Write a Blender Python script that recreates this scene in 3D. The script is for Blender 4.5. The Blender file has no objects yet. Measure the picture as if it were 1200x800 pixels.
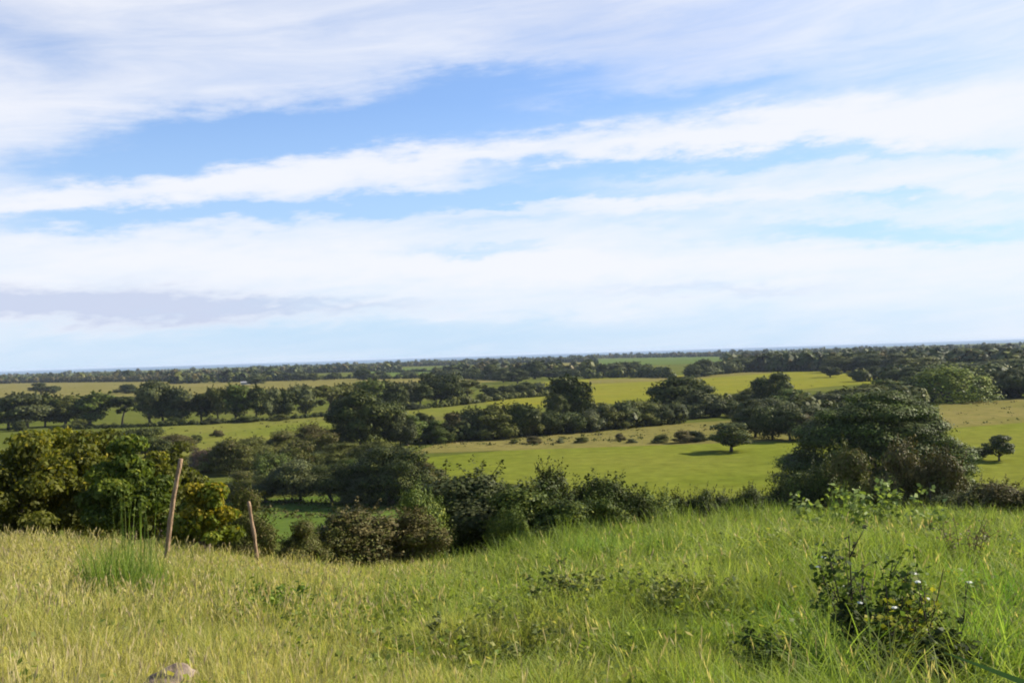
import bpy, math, random
import numpy as np
from mathutils import Vector, Matrix

SC = bpy.context.scene
COL = SC.collection
RNG = np.random.default_rng(11)
R = math.radians
F = 1287.0                      # focal length in photograph pixels (1200 wide)
ROLL = R(1.81)
PITCH = math.atan(15.0 / F)
EYE = 26.0                      # eye height over the plain


# ------------------------------------------------------------------ geometry of the view
def ray(px, py):
    xc = (px - 600.0) / F
    yc = (400.0 - py) / F
    x = xc * math.cos(ROLL) + yc * math.sin(ROLL)
    y = -xc * math.sin(ROLL) + yc * math.cos(ROLL)
    return (x, math.cos(PITCH) - y * math.sin(PITCH), y * math.cos(PITCH) + math.sin(PITCH))


def plain(px, py):
    """point of the flat plain seen at this place of the photograph"""
    d = ray(px, py)
    k = -EYE / min(d[2], -0.0035)
    return d[0] * k, d[1] * k


def height_at(px, py, D):
    d = ray(px, py)
    return EYE + d[2] / d[1] * D


# crest of the meadow: lateral slope table (tangent of the line of sight over the crest)
_t = np.array([-0.75, -0.466, -0.32, -0.233, -0.132, -0.062, 0.078, 0.233, 0.35, 0.466, 0.75])
_a = np.array([0.104, 0.104, 0.120, 0.133, 0.145, 0.141, 0.126, 0.109, 0.109, 0.119, 0.119])


def hashnoise(x, y, s):
    x = x / s; y = y / s
    xi = np.floor(x); yi = np.floor(y)
    fx = x - xi; fy = y - yi
    fx = fx * fx * (3 - 2 * fx); fy = fy * fy * (3 - 2 * fy)
    def h(a, b):
        v = np.sin(a * 127.1 + b * 311.7) * 43758.5453
        return v - np.floor(v)
    return (h(xi, yi) * (1 - fx) + h(xi + 1, yi) * fx) * (1 - fy) + (h(xi, yi + 1) * (1 - fx) + h(xi + 1, yi + 1) * fx) * fy


def terrain(x, y):
    x = np.asarray(x, float); y = np.asarray(y, float)
    yy = np.maximum(y, 0.0)
    t = np.clip(x / np.maximum(y, 4.0), -0.75, 0.75)
    a = np.interp(t, _t, _a)
    z = EYE - 1.75 - a * np.minimum(yy, 33.0)
    over = np.maximum(yy - 33.0, 0)
    z = z - over * 0.20 - 0.0006 * np.minimum(over, 40) ** 2
    # banks and humps of the meadow
    near = np.clip(1 - over / 40, 0, 1)
    hump = (hashnoise(x + 50, y + 20, 4.3) - 0.5) * 0.34 + (hashnoise(x + 9, y + 77, 1.3) - 0.5) * 0.10
    fade = np.clip((np.hypot(x, y) - 1.5) / 4.0, 0, 1)
    z = z + hump * near * fade
    # a little bank crossing the meadow
    yb = 12.6 + 0.25 * x + 0.5 * np.sin(x * 0.9)
    z = z + 0.17 / (1 + np.exp(-(y - yb) * 4)) * near * np.clip((x + 1.5) / 2, 0, 1) * np.clip((7 - x) / 2, 0, 1)
    k = 1.2
    z = np.where(z > 8, z, np.log1p(np.exp(np.clip(z / k, -40, 40))) * k)   # eases into the plain
    return z


def tz(x, y):
    return float(terrain(np.array([x]), np.array([y]))[0])


# ------------------------------------------------------------------ mesh helpers
def make_mesh(name, V, Fc, col=None, smooth=False):
    """V (n,3); Fc (m,4) or (m,3)"""
    me = bpy.data.meshes.new(name)
    V = np.asarray(V, np.float32); Fc = np.asarray(Fc, np.int32)
    m, k = Fc.shape
    me.vertices.add(len(V)); me.vertices.foreach_set('co', V.ravel())
    me.loops.add(m * k); me.loops.foreach_set('vertex_index', Fc.ravel())
    me.polygons.add(m)
    me.polygons.foreach_set('loop_start', np.arange(0, m * k, k, dtype=np.int32))
    if smooth:
        me.polygons.foreach_set('use_smooth', np.ones(m, dtype=bool))
    if col is not None:
        at = me.attributes.new('Col', 'FLOAT_COLOR', 'POINT')
        c = np.ones((len(V), 4), np.float32); c[:, :3] = col
        at.data.foreach_set('color', c.ravel())
    me.update(calc_edges=True)
    return me


class Geo:
    def __init__(self):
        self.V = []; self.Q = []; self.C = []; self.n = 0

    def add(self, V, Q, C):
        V = np.asarray(V, float); Q = np.asarray(Q, int)
        self.V.append(V); self.Q.append(Q + self.n)
        C = np.asarray(C, float)
        if C.ndim == 1:
            C = np.repeat(C[None], len(V), 0)
        self.C.append(C); self.n += len(V)

    def mesh(self, name, smooth=False):
        return make_mesh(name, np.concatenate(self.V), np.concatenate(self.Q), np.concatenate(self.C), smooth)

    def tube(self, pts, rad, col, sides=7, rough=0.0, rng=RNG):
        pts = np.asarray(pts, float); n = len(pts)
        V = []
        for i in range(n):
            t = pts[min(i + 1, n - 1)] - pts[max(i - 1, 0)]
            t = t / (np.linalg.norm(t) + 1e-9)
            u = np.cross(t, [0.31, 0.95, 0.02]); u /= np.linalg.norm(u) + 1e-9
            w = np.cross(t, u)
            for s in range(sides):
                a = 2 * math.pi * s / sides
                r = rad[i] * (1 + rough * (rng.random() - 0.5))
                V.append(pts[i] + u * math.cos(a) * r + w * math.sin(a) * r)
        Q = []
        for i in range(n - 1):
            for s in range(sides):
                b = (s + 1) % sides
                Q.append((i * sides + s, i * sides + b, (i + 1) * sides + b, (i + 1) * sides + s))
        V.append(pts[-1]); c = len(V) - 1
        for s in range(0, sides):
            b = (s + 1) % sides
            Q.append(((n - 1) * sides + s, (n - 1) * sides + b, c, c))
        Q = [q for q in Q if q[2] != q[3]]
        # closing caps as quads fanned over pairs
        for s in range(0, sides - 2, 2):
            base = (n - 1) * sides
            Q.append((base, base + s + 1, base + s + 2, base + (s + 3) % sides))
        self.add(V, Q, col)

    def leaves(self, P, N, L, W, col, rng=RNG, fold=0.0):
        """rhombic leaves: centre, normal, length, width, colour"""
        n = len(P)
        r = rng.normal(size=(n, 3))
        U = np.cross(N, r); U /= np.linalg.norm(U, axis=1, keepdims=True) + 1e-9
        Wd = np.cross(N, U)
        L = np.broadcast_to(np.asarray(L, float), (n,))[:, None]; W = np.broadcast_to(np.asarray(W, float), (n,))[:, None]
        sk = (rng.random((n, 1)) - 0.5) * 0.5
        V = np.stack([P - U * L / 2, P + Wd * W / 2 + U * L * sk * 0.5 + N * fold * W, P + U * L / 2, P - Wd * W / 2 + U * L * sk * 0.5 + N * fold * W], 1).reshape(-1, 3)
        Q = np.arange(n * 4).reshape(n, 4)
        col = np.asarray(col, float)
        if col.ndim == 1:
            col = np.repeat(col[None], n, 0)
        self.add(V, Q, np.repeat(col, 4, 0))

    def blades(self, P, H, W, lean, col, coltip, rng=RNG, segs=2, arch=1.0):
        n = len(P)
        ang = rng.random(n) * 2 * math.pi
        face = rng.random(n) * math.pi
        wd = np.stack([np.cos(face), np.sin(face), np.zeros(n)], 1)
        dr = np.stack([np.cos(ang), np.sin(ang), np.zeros(n)], 1)
        ss = np.linspace(0, 1, segs + 1)
        rows = []; cr = []
        for s in ss:
            c = P + dr * (lean * H * (s ** (1 + arch)))[:, None]
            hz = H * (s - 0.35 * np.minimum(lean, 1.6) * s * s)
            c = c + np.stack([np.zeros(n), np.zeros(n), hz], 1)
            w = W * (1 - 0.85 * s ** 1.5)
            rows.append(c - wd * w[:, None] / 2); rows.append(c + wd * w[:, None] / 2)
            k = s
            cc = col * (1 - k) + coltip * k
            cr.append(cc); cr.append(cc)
        V = np.stack(rows, 1).reshape(-1, 3); C = np.stack(cr, 1).reshape(-1, 3)
        kv = 2 * (segs + 1)
        b = np.arange(n)[:, None] * kv
        Q = np.concatenate([b + np.array([2 * i, 2 * i + 1, 2 * i + 3, 2 * i + 2]) for i in range(segs)], 0)
        self.add(V, Q, C)


def unit(v):
    return v / (np.linalg.norm(v, axis=-1, keepdims=True) + 1e-9)


# ------------------------------------------------------------------ materials
def mat_new(name):
    m = bpy.data.materials.new(name); m.use_nodes = True
    nt = m.node_tree; nt.nodes.clear()
    return m, nt, nt.nodes, nt.links


def foliage_mat(name, trans=0.25, tint=(1, 1, 1), vary=0.25, rough=0.55):
    m, nt, N, L = mat_new(name)
    out = N.new('ShaderNodeOutputMaterial')
    at = N.new('ShaderNodeAttribute'); at.attribute_name = 'Col'
    oi = N.new('ShaderNodeObjectInfo')
    hs = N.new('ShaderNodeHueSaturation')
    mr = N.new('ShaderNodeMapRange'); mr.inputs['To Min'].default_value = 1 - vary; mr.inputs['To Max'].default_value = 1 + vary
    L.new(oi.outputs['Random'], mr.inputs['Value']); L.new(mr.outputs[0], hs.inputs['Value'])
    mx = N.new('ShaderNodeMix'); mx.data_type = 'RGBA'; mx.blend_type = 'MULTIPLY'; mx.inputs[0].default_value = 1
    L.new(at.outputs['Color'], mx.inputs[6]); mx.inputs[7].default_value = (*tint, 1)
    L.new(mx.outputs[2], hs.inputs['Color'])
    p = N.new('ShaderNodeBsdfPrincipled'); p.inputs['Roughness'].default_value = rough
    p.inputs['Specular IOR Level'].default_value = 0.06
    L.new(hs.outputs[0], p.inputs['Base Color'])
    tr = N.new('ShaderNodeBsdfTranslucent'); 
    g = N.new('ShaderNodeMix'); g.data_type = 'RGBA'; g.blend_type = 'MULTIPLY'; g.inputs[0].default_value = 1
    g.inputs[7].default_value = (1.25, 1.3, 0.55, 1)
    L.new(hs.outputs[0], g.inputs[6]); L.new(g.outputs[2], tr.inputs['Color'])
    ms = N.new('ShaderNodeMixShader'); ms.inputs[0].default_value = trans
    L.new(p.outputs[0], ms.inputs[1]); L.new(tr.outputs[0], ms.inputs[2]); L.new(ms.outputs[0], out.inputs[0])
    return m


def noise_mat(name, cols, scale=1.0, detail=6, rough=0.9, bump=0.0, stretch=(1, 1, 1), spread=(0.3, 0.7), coord='Object', second=None, spec=0.15, fine=None):
    m, nt, N, L = mat_new(name)
    out = N.new('ShaderNodeOutputMaterial'); p = N.new('ShaderNodeBsdfPrincipled')
    p.inputs['Roughness'].default_value = rough; p.inputs['Specular IOR Level'].default_value = spec
    tc = N.new('ShaderNodeTexCoord'); mp = N.new('ShaderNodeMapping'); mp.inputs['Scale'].default_value = stretch
    L.new(tc.outputs[coord], mp.inputs[0])
    nz = N.new('ShaderNodeTexNoise'); nz.inputs['Scale'].default_value = scale; nz.inputs['Detail'].default_value = detail
    nz.inputs['Roughness'].default_value = 0.6
    L.new(mp.outputs[0], nz.inputs['Vector'])
    cr = N.new('ShaderNodeValToRGB')
    els = cr.color_ramp.elements
    while len(els) < len(cols):
        els.new(0.5)
    for i, c in enumerate(cols):
        els[i].position = spread[0] + (spread[1] - spread[0]) * i / max(1, len(cols) - 1)
        els[i].color = (*c, 1)
    L.new(nz.outputs['Fac'], cr.inputs[0])
    src = cr.outputs[0]
    if second:
        n2 = N.new('ShaderNodeTexNoise'); n2.inputs['Scale'].default_value = second[0]; n2.inputs['Detail'].default_value = 4
        L.new(mp.outputs[0], n2.inputs['Vector'])
        mr = N.new('ShaderNodeMapRange'); mr.inputs['From Min'].default_value = 0.42; mr.inputs['From Max'].default_value = 0.66
        L.new(n2.outputs['Fac'], mr.inputs['Value'])
        mx = N.new('ShaderNodeMix'); mx.data_type = 'RGBA'
        L.new(mr.outputs[0], mx.inputs[0]); L.new(src, mx.inputs[6]); mx.inputs[7].default_value = (*second[1], 1)
        src = mx.outputs[2]
    if fine:
        n3 = N.new('ShaderNodeTexNoise'); n3.inputs['Scale'].default_value = fine; n3.inputs['Detail'].default_value = 5; n3.inputs['Roughness'].default_value = 0.7
        L.new(mp.outputs[0], n3.inputs['Vector'])
        m3 = N.new('ShaderNodeMapRange'); m3.inputs['From Min'].default_value = 0.3; m3.inputs['From Max'].default_value = 0.7
        m3.inputs['To Min'].default_value = 0.72; m3.inputs['To Max'].default_value = 1.22
        L.new(n3.outputs['Fac'], m3.inputs['Value'])
        x3 = N.new('ShaderNodeMix'); x3.data_type = 'RGBA'; x3.blend_type = 'MULTIPLY'; x3.inputs[0].default_value = 1
        L.new(src, x3.inputs[6]); L.new(m3.outputs[0], x3.inputs[7]); src = x3.outputs[2]
    L.new(src, p.inputs['Base Color'])
    if bump:
        b = N.new('ShaderNodeBump'); b.inputs['Strength'].default_value = bump; b.inputs['Distance'].default_value = 0.05
        L.new(nz.outputs['Fac'], b.inputs['Height']); L.new(b.outputs[0], p.inputs['Normal'])
    L.new(p.outputs[0], out.inputs[0])
    return m


M_LEAF = foliage_mat('foliage', 0.09, vary=0.18)
M_NEAR = foliage_mat('broad_leaves', 0.34, vary=0.06)
M_GRASS = foliage_mat('grass_blades', 0.42, vary=0.0, rough=0.5)
M_BARK = noise_mat('bark', [(0.05, 0.04, 0.03), (0.13, 0.105, 0.08)], 6, stretch=(1, 1, 0.3))
M_POST = noise_mat('weathered_wood', [(0.10, 0.062, 0.038), (0.28, 0.185, 0.112), (0.44, 0.315, 0.205)], 9, stretch=(3, 3, 0.35), bump=0.8, fine=30)
M_ROCK = noise_mat('pale_stone', [(0.10, 0.068, 0.048), (0.19, 0.140, 0.100), (0.26, 0.205, 0.155)], 7, bump=0.7)
M_GROUND = noise_mat('pasture', [(0.055, 0.066, 0.014), (0.088, 0.098, 0.021), (0.125, 0.120, 0.034)], 0.02, 8, second=(0.006, (0.080, 0.096, 0.018)), spec=0.0, fine=0.25)
M_WALL = noise_mat('pale_wall', [(0.22, 0.22, 0.21), (0.30, 0.29, 0.27)], 2)
M_ROOF = noise_mat('sheet_roof', [(0.20, 0.20, 0.20), (0.28, 0.28, 0.27)], 3, rough=0.5)


def obj(name, me, mat=None, parent=None, loc=None):
    o = bpy.data.objects.new(name, me)
    COL.objects.link(o)
    if me is not None and mat is not None and len(me.materials) == 0:
        me.materials.append(mat)
    if parent is not None:
        o.parent = parent
    if loc is not None:
        o.location = loc
    return o


def tag(o, label, cat, group=None):
    o['label'] = label; o['category'] = cat
    if group:
        o['group'] = group
    return o


def kind(o, k):
    o['kind'] = k
    return o


# ------------------------------------------------------------------ ground, fields, sea
def ground():
    n = 420
    u = np.linspace(-1, 1, n)
    k = 10.2
    s = np.sinh(u * k) / math.sinh(k) * 6500.0
    # put the fine part of the sheet a little ahead of the camera
    X, Y = np.meshgrid(s, s + 8.0)
    Z = terrain(X, Y)
    V = np.stack([X, Y, Z], -1).reshape(-1, 3)
    i = np.arange(n - 1); a, b = np.meshgrid(i, i)
    q = (b * n + a).ravel()
    Q = np.stack([q, q + 1, q + n + 1, q + n], 1)
    o = obj('ground', make_mesh('ground', V, Q, None, True), M_GROUND)
    kind(o, 'structure')


ground()


def field(pts, mat, lift):
    P = [plain(*p) for p in pts]
    V = [(x, y, tz(x, y) + lift if False else lift) for x, y in P]
    me = bpy.data.meshes.new('field')
    me.from_pydata(V, [], [list(range(len(V)))])
    me.update()
    o = obj('field', me, mat)
    if me.polygons[0].normal.z < 0:
        me.flip_normals()
    kind(o, 'structure')


FG = noise_mat('field_bright_green', [(0.098, 0.119, 0.015), (0.118, 0.137, 0.018), (0.136, 0.148, 0.022)], 0.03, 8, second=(0.011, (0.134, 0.140, 0.024)), spec=0.0, fine=0.22)
FT = noise_mat('field_tan', [(0.112, 0.108, 0.028), (0.142, 0.128, 0.038), (0.178, 0.148, 0.052)], 0.02, 8, spec=0.0, fine=0.25)
FY = noise_mat('field_yellow_green', [(0.122, 0.136, 0.018), (0.156, 0.155, 0.021), (0.196, 0.170, 0.025)], 0.012, 8, stretch=(1, 2.5, 1), spec=0.0, fine=0.12)
FP = noise_mat('field_strip', [(0.098, 0.118, 0.018), (0.122, 0.136, 0.023), (0.148, 0.144, 0.030)], 0.03, 8, second=(0.008, (0.132, 0.128, 0.034)), spec=0.0, fine=0.2)
FD = noise_mat('field_far_green', [(0.062, 0.095, 0.020), (0.09, 0.12, 0.028)], 0.004, 6, spec=0.0)
FV = noise_mat('valley_green', [(0.055, 0.088, 0.016), (0.090, 0.125, 0.023)], 0.15, 8, spec=0.0, fine=0.8)

field([(500, 575), (490, 537), (620, 525), (760, 520), (960, 514), (1210, 493), (1260, 575), (1100, 600), (700, 600)], FG, 0.05)
field([(480, 532), (520, 517), (700, 506), (800, 496), (960, 486), (1000, 480), (1000, 514), (960, 516), (760, 522), (620, 527)], FT, 0.07)
field([(1100, 474), (1240, 462), (1240, 492), (1100, 503)], FT, 0.08)
field([(150, 540), (190, 500), (300, 492), (400, 484), (480, 478), (600, 463), (660, 455), (690, 462), (600, 480), (470, 492), (380, 505), (300, 520), (230, 535)], FP, 0.05)
field([(560, 470), (640, 447), (700, 443), (790, 440), (860, 436), (905, 431), (960, 431), (1060, 433), (1065, 447), (980, 452), (880, 462), (780, 470), (700, 474), (600, 480)], FY, 0.06)
field([(-60, 449), (150, 447), (280, 447), (430, 443), (580, 441), (600, 446), (430, 456), (280, 468), (-60, 476)], FT, 0.05)
field([(420, 433), (600, 427), (590, 437), (420, 442)], FD, 0.06)
field([(600, 428), (690, 424), (700, 436), (600, 440)], FT, 0.055)
field([(690, 421), (840, 417), (850, 425), (700, 429)], FD, 0.065)
field([(690, 445), (790, 441.5), (905, 434), (905, 437), (790, 446), (690, 450)], FT, 0.08)
field([(1115, 424), (1160, 421), (1158, 430), (1118, 431)], FY, 0.07)
field([(1168, 419), (1200, 416), (1200, 425), (1172, 426)], FY, 0.07)
field([(1035, 447), (1090, 444), (1085, 458), (1000, 458)], FT, 0.075)
field([(250, 592), (320, 584), (520, 574), (540, 612), (420, 630), (250, 640)], FV, 0.06)
field([(260, 432), (430, 430), (430, 434), (260, 437)], FD, 0.05)


def sea():
    m, nt, N, L = mat_new('sea_water')
    out = N.new('ShaderNodeOutputMaterial'); p = N.new('ShaderNodeBsdfPrincipled')
    p.inputs['Base Color'].default_value = (0.07, 0.13, 0.20, 1); p.inputs['Roughness'].default_value = 0.55; p.inputs['Specular IOR Level'].default_value = 0.2
    nz = N.new('ShaderNodeTexNoise'); nz.inputs['Scale'].default_value = 0.002
    b = N.new('ShaderNodeBump'); b.inputs['Strength'].default_value = 0.2
    L.new(nz.outputs['Fac'], b.inputs['Height']); L.new(b.outputs[0], p.inputs['Normal'])
    L.new(p.outputs[0], out.inputs[0])
    V = [(-29000, 5000, -0.6), (29000, 5000, -0.6), (29000, 29000, -0.6), (-29000, 29000, -0.6)]
    o = obj('sea', make_mesh('sea', V, [(0, 1, 2, 3)]), m)
    kind(o, 'structure')


sea()

# ------------------------------------------------------------------ tree kinds
PAL = {
    'dark':   [(0.036, 0.047, 0.011), (0.050, 0.062, 0.015), (0.064, 0.076, 0.019)],
    'olive':  [(0.070, 0.077, 0.016), (0.090, 0.096, 0.020), (0.112, 0.114, 0.026)],
    'green':  [(0.054, 0.078, 0.015), (0.076, 0.104, 0.019), (0.104, 0.130, 0.026)],
    'lime':   [(0.100, 0.128, 0.017), (0.135, 0.162, 0.023), (0.178, 0.190, 0.029)],
    'brown':  [(0.076, 0.064, 0.023), (0.100, 0.084, 0.030), (0.126, 0.106, 0.039)],
    'russet': [(0.080, 0.050, 0.032), (0.105, 0.066, 0.043), (0.130, 0.084, 0.054)],
    'grey':   [(0.056, 0.066, 0.025), (0.074, 0.085, 0.032), (0.096, 0.106, 0.044)],
    'gold':   [(0.130, 0.125, 0.015), (0.220, 0.185, 0.019), (0.310, 0.235, 0.022)],
    'yellow': [(0.105, 0.115, 0.014), (0.160, 0.155, 0.018), (0.225, 0.190, 0.021)],
}


def pick(pal, n, rng, sub=None):
    P = np.array(PAL[pal])
    i = rng.choice(3, n, p=[0.36, 0.42, 0.22])
    c = P[i] * (0.86 + 0.28 * rng.random((n, 1)))
    if sub is not None:
        c = c * sub
    return c


def crown(lobes, per, leaf, pal, seed, shell=0.35, ratio=1.3, fill=0.15, upb=0.25, pal2=None, p2=0.0, sprigs=0, splen=0.15):
    """leaf clumps over the lobes (cx,cy,cz,rx,ry,rz)"""
    rng = np.random.default_rng(seed)
    g = Geo()
    A = np.array([(l[3] * l[4] + l[4] * l[5] + l[3] * l[5]) for l in lobes])
    tot = per
    for l, a in zip(lobes, A):
        n = max(6, int(tot * a / A.sum()))
        d = unit(rng.normal(size=(n, 3)) + np.array([0, 0, upb]))
        r = 1 - shell * rng.random(n) ** 1.5
        inner = rng.random(n) < fill
        r = np.where(inner, rng.random(n) ** 0.5, r)
        r = r * (1 + 0.10 * rng.normal(size=n))
        rad = np.array(l[3:6])
        P = np.array(l[:3]) + d * rad * r[:, None]
        keep = P[:, 2] > 0.01
        P = P[keep]; d = d[keep]; n = len(P)
        Nn = unit(unit(d / rad) * 1.5 + rng.normal(size=(n, 3)) * 0.33 + np.array([0, 0, 0.3]))
        tone = 0.72 + 0.56 * rng.random()
        c = pick(pal, n, rng) * tone
        if pal2 is not None:
            k = rng.random(n) < p2 * (0.3 + 1.4 * rng.random())
            c[k] = pick(pal2, int(k.sum()), rng)
        s = leaf * (0.6 + 0.8 * rng.random(n))
        g.leaves(P, Nn, s * ratio, s, c, rng)
    # shoots that stand out of the crown and break its outline
    for k in range(sprigs):
        l = lobes[int(rng.integers(len(lobes)))]
        d = unit(rng.normal(size=3) + np.array([0, 0, 0.8]))
        a = np.array(l[:3]) + d * np.array(l[3:6]) * 0.9
        ln = splen * (0.3 + 0.75 * rng.random() ** 1.5)
        e = unit(d + rng.normal(size=3) * 0.35 + np.array([0, 0, 0.35]))
        m = 26
        t = rng.random(m) ** 0.8
        P = a + e * (t * ln)[:, None] + rng.normal(size=(m, 3)) * (0.19 * ln * (1.08 - t))[:, None]
        sd = unit(np.cross(e, rng.normal(size=3))) * 0.018 * ln
        g.add(np.stack([a - sd, a + sd, a + e * ln + sd * 0.3, a + e * ln - sd * 0.3]), [(0, 1, 2, 3)], np.array(PAL['brown'][0]))
        P[:, 2] = np.maximum(P[:, 2], 0.01)
        s = leaf * (0.55 + 0.6 * rng.random(m))
        g.leaves(P, unit(rng.normal(size=(m, 3)) * 0.6 + e + np.array([0, 0, 0.4])), s * ratio, s, pick(pal, m, rng) * (0.8 + 0.5 * rng.random()), rng)
    return g


def lobes_round(rng, n=26, cz=0.53, rz=0.46, rxy=0.48, r0=0.14, r1=0.23, low=-0.85):
    ox, oy = rng.normal(size=2) * 0.05
    out = [(ox, oy, cz * 0.96, rxy * 0.74, rxy * 0.74, rz * 0.78)]
    k = 0; n = int(n * (0.6 + 0.4 * rng.random()))
    while k < n:
        d = rng.normal(size=3); d /= np.linalg.norm(d)
        if d[2] < low:
            continue
        r = r0 * 0.75 + (r1 * 1.08 - r0 * 0.75) * rng.random()
        out.append((d[0] * (rxy - r * 0.45), d[1] * (rxy - r * 0.45), cz + d[2] * (rz - r * 0.4), r * 1.1, r * 1.1, r * 0.70))
        k += 1
    return out


def lobes_lone(rng):
    return lobes_round(rng, 30, 0.56, 0.42, 0.49, 0.12, 0.19, -0.75)


def lobes_dome(rng):
    out = [(0, 0, 0.05, 0.48, 0.48, 0.93)]
    for k in range(46):
        a = rng.random() * 6.283; e = math.asin(rng.random() ** 0.8)
        r = 0.07 + 0.04 * rng.random()
        out.append((math.cos(a) * math.cos(e) * 0.42, math.sin(a) * math.cos(e) * 0.42, 0.05 + 0.80 * math.sin(e), r, r, r * 1.2))
    return out


def lobes_tall(rng, n=17):
    out = []
    for k in range(n):
        z = 0.24 + 0.68 * rng.random()
        w = 0.34 * math.sqrt(max(0.1, 1 - ((z - 0.62) / 0.42) ** 2))
        a = rng.random() * 6.283
        r = 0.13 + 0.10 * rng.random()
        out.append((math.cos(a) * w * rng.random() ** 0.5, math.sin(a) * w * rng.random() ** 0.5, min(z, 0.93 - r * 0.6), r * 1.15, r * 1.15, r * 0.8))
    out.append((0, 0, 0.62, 0.26, 0.26, 0.24))
    return out


def lobes_umbrella(rng, n=11):
    out = []
    for k in range(n):
        a = rng.random() * 6.283; q = rng.random() ** 0.5 * 0.36
        z = 0.82 - q * q * 0.9 + 0.06 * rng.normal()
        r = 0.12 + 0.08 * rng.random()
        out.append((math.cos(a) * q, math.sin(a) * q, min(z, 0.9), r * 1.2, r * 1.2, r * 0.72))
    out.append((0.1, 0, 0.5, 0.14, 0.14, 0.1)); out.append((-0.16, 0.05, 0.42, 0.11, 0.11, 0.09))
    return out


def lobes_bush(rng, n=15):
    out = [(rng.normal() * 0.06, rng.normal() * 0.06, 0.34, 0.31, 0.31, 0.36)]
    n = int(n * (0.55 + 0.45 * rng.random()))
    for k in range(n):
        a = rng.random() * 6.283; q = rng.random() ** 0.5
        z = (1 - q ** 2.2) * 0.70 * (0.55 + 0.45 * rng.random()) + 0.14
        r = 0.09 + 0.12 * rng.random()
        out.append((math.cos(a) * q * 0.40, math.sin(a) * q * 0.40, min(z, 0.97 - r), r * 1.1, r * 1.1, r * 0.8))
    return out


def trunk_geo(lobes, rng, r=0.03, top=0.6, fork=0.25, limbs=6, bend=0.04):
    g = Geo(); c = (0.7, 0.7, 0.7)
    b = rng.normal(size=2) * bend
    main = [np.array([0, 0, -0.05]), np.array([b[0] * .3, b[1] * .3, fork * 0.5]), np.array([b[0], b[1], fork]), np.array([b[0] * 1.6, b[1] * 1.6, top])]
    g.tube(main, [r * 1.5, r * 1.05, r * 0.9, r * 0.3], c, 8, 0.15, rng)
    pick_ = [lobes[i] for i in rng.permutation(len(lobes))[:limbs]]
    for l in pick_:
        e = np.array(l[:3]); s = main[2] * 1.0
        if e[2] < fork * 0.8:
            continue
        m = (s + e) / 2 + np.array([0, 0, -0.03])
        g.tube([s, m, e], [r * 0.55, r * 0.38, r * 0.12], c, 6, 0.1, rng)
    return g


PROTO = {}
_seed = [100]


def protos(key, lobef, per, leaf, pal, tr, n=2, pal2=None, p2=0.0, **kw):
    L = []
    for i in range(n):
        _seed[0] += 1
        rng = np.random.default_rng(_seed[0])
        lb = lobef(rng)
        cg = crown(lb, per, leaf, pal, _seed[0] + 7, pal2=pal2, p2=p2, **kw)
        A = np.concatenate(cg.V)
        k = np.array([0.5 / np.percentile(np.abs(A[:, 0]), 98.5), 0.5 / np.percentile(np.abs(A[:, 1]), 98.5), 1 / np.percentile(A[:, 2], 99.3)])
        tg = trunk_geo(lb, rng, **tr)
        cg.V = [v * k for v in cg.V]; tg.V = [v * k for v in tg.V]
        cm = cg.mesh(key + '_crown'); tm = tg.mesh(key + '_trunk', True)
        cm.materials.append(M_LEAF); tm.materials.append(M_BARK)
        L.append((cm, tm))
    PROTO[key] = L


TR = dict(r=0.03, top=0.55, fork=0.22, limbs=6)
for p_ in ('dark', 'olive', 'green', 'grey', 'brown', 'lime', 'russet'):
    protos('round_' + p_, lambda r: lobes_round(r, 26), 8000, 0.037, p_, TR, 3, pal2='olive', p2=0.12, sprigs=70, splen=0.13)
    protos('bush_' + p_, lambda r: lobes_bush(r, 20), 8000, 0.034, p_, dict(r=0.018, top=0.5, fork=0.12, limbs=5), 3, pal2='olive', p2=0.15, sprigs=70, splen=0.15)
for p_ in ('dark', 'olive', 'green', 'grey'):
    protos('tall_' + p_, lobes_tall, 6000, 0.041, p_, dict(r=0.026, top=0.75, fork=0.32, limbs=8), 3, pal2='olive', p2=0.15, sprigs=70, splen=0.15)
protos('lone_dark', lobes_lone, 4200, 0.045, 'dark', dict(r=0.035, top=0.5, fork=0.15, limbs=6), 2, pal2='olive', p2=0.2)
protos('dome_lime', lobes_dome, 15000, 0.022, 'lime', dict(r=0.03, top=0.5, fork=0.2, limbs=6), 1, pal2='green', p2=0.25)
protos('umbrella_dark', lobes_umbrella, 1700, 0.06, 'dark', dict(r=0.024, top=0.7, fork=0.40, limbs=9, bend=0.05), 2)
protos('umbrella_olive', lobes_umbrella, 1700, 0.06, 'olive', dict(r=0.024, top=0.7, fork=0.40, limbs=9, bend=0.05), 2)
protos('finebush_olive', lambda r: lobes_bush(r, 22), 20000, 0.021, 'olive', dict(r=0.014, top=0.6, fork=0.1, limbs=8), 2, pal2='brown', p2=0.3, sprigs=190, splen=0.20)
protos('finebush_brown', lambda r: lobes_bush(r, 22), 16000, 0.021, 'brown', dict(r=0.014, top=0.6, fork=0.1, limbs=9), 2, pal2='olive', p2=0.4, shell=0.6, sprigs=190, splen=0.20)
protos('finebush_grey', lambda r: lobes_bush(r, 24), 20000, 0.021, 'grey', dict(r=0.014, top=0.6, fork=0.1, limbs=8), 2, pal2='dark', p2=0.3, sprigs=190, splen=0.20)
protos('finebush_lime', lambda r: lobes_bush(r, 20), 17000, 0.023, 'green', dict(r=0.014, top=0.6, fork=0.1, limbs=8), 2, pal2='lime', p2=0.45, shell=0.5, sprigs=190, splen=0.20)
protos('finebush_dark', lambda r: lobes_bush(r, 22), 20000, 0.021, 'dark', dict(r=0.014, top=0.6, fork=0.1, limbs=8), 2, pal2='green', p2=0.25, sprigs=190, splen=0.20)

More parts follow.
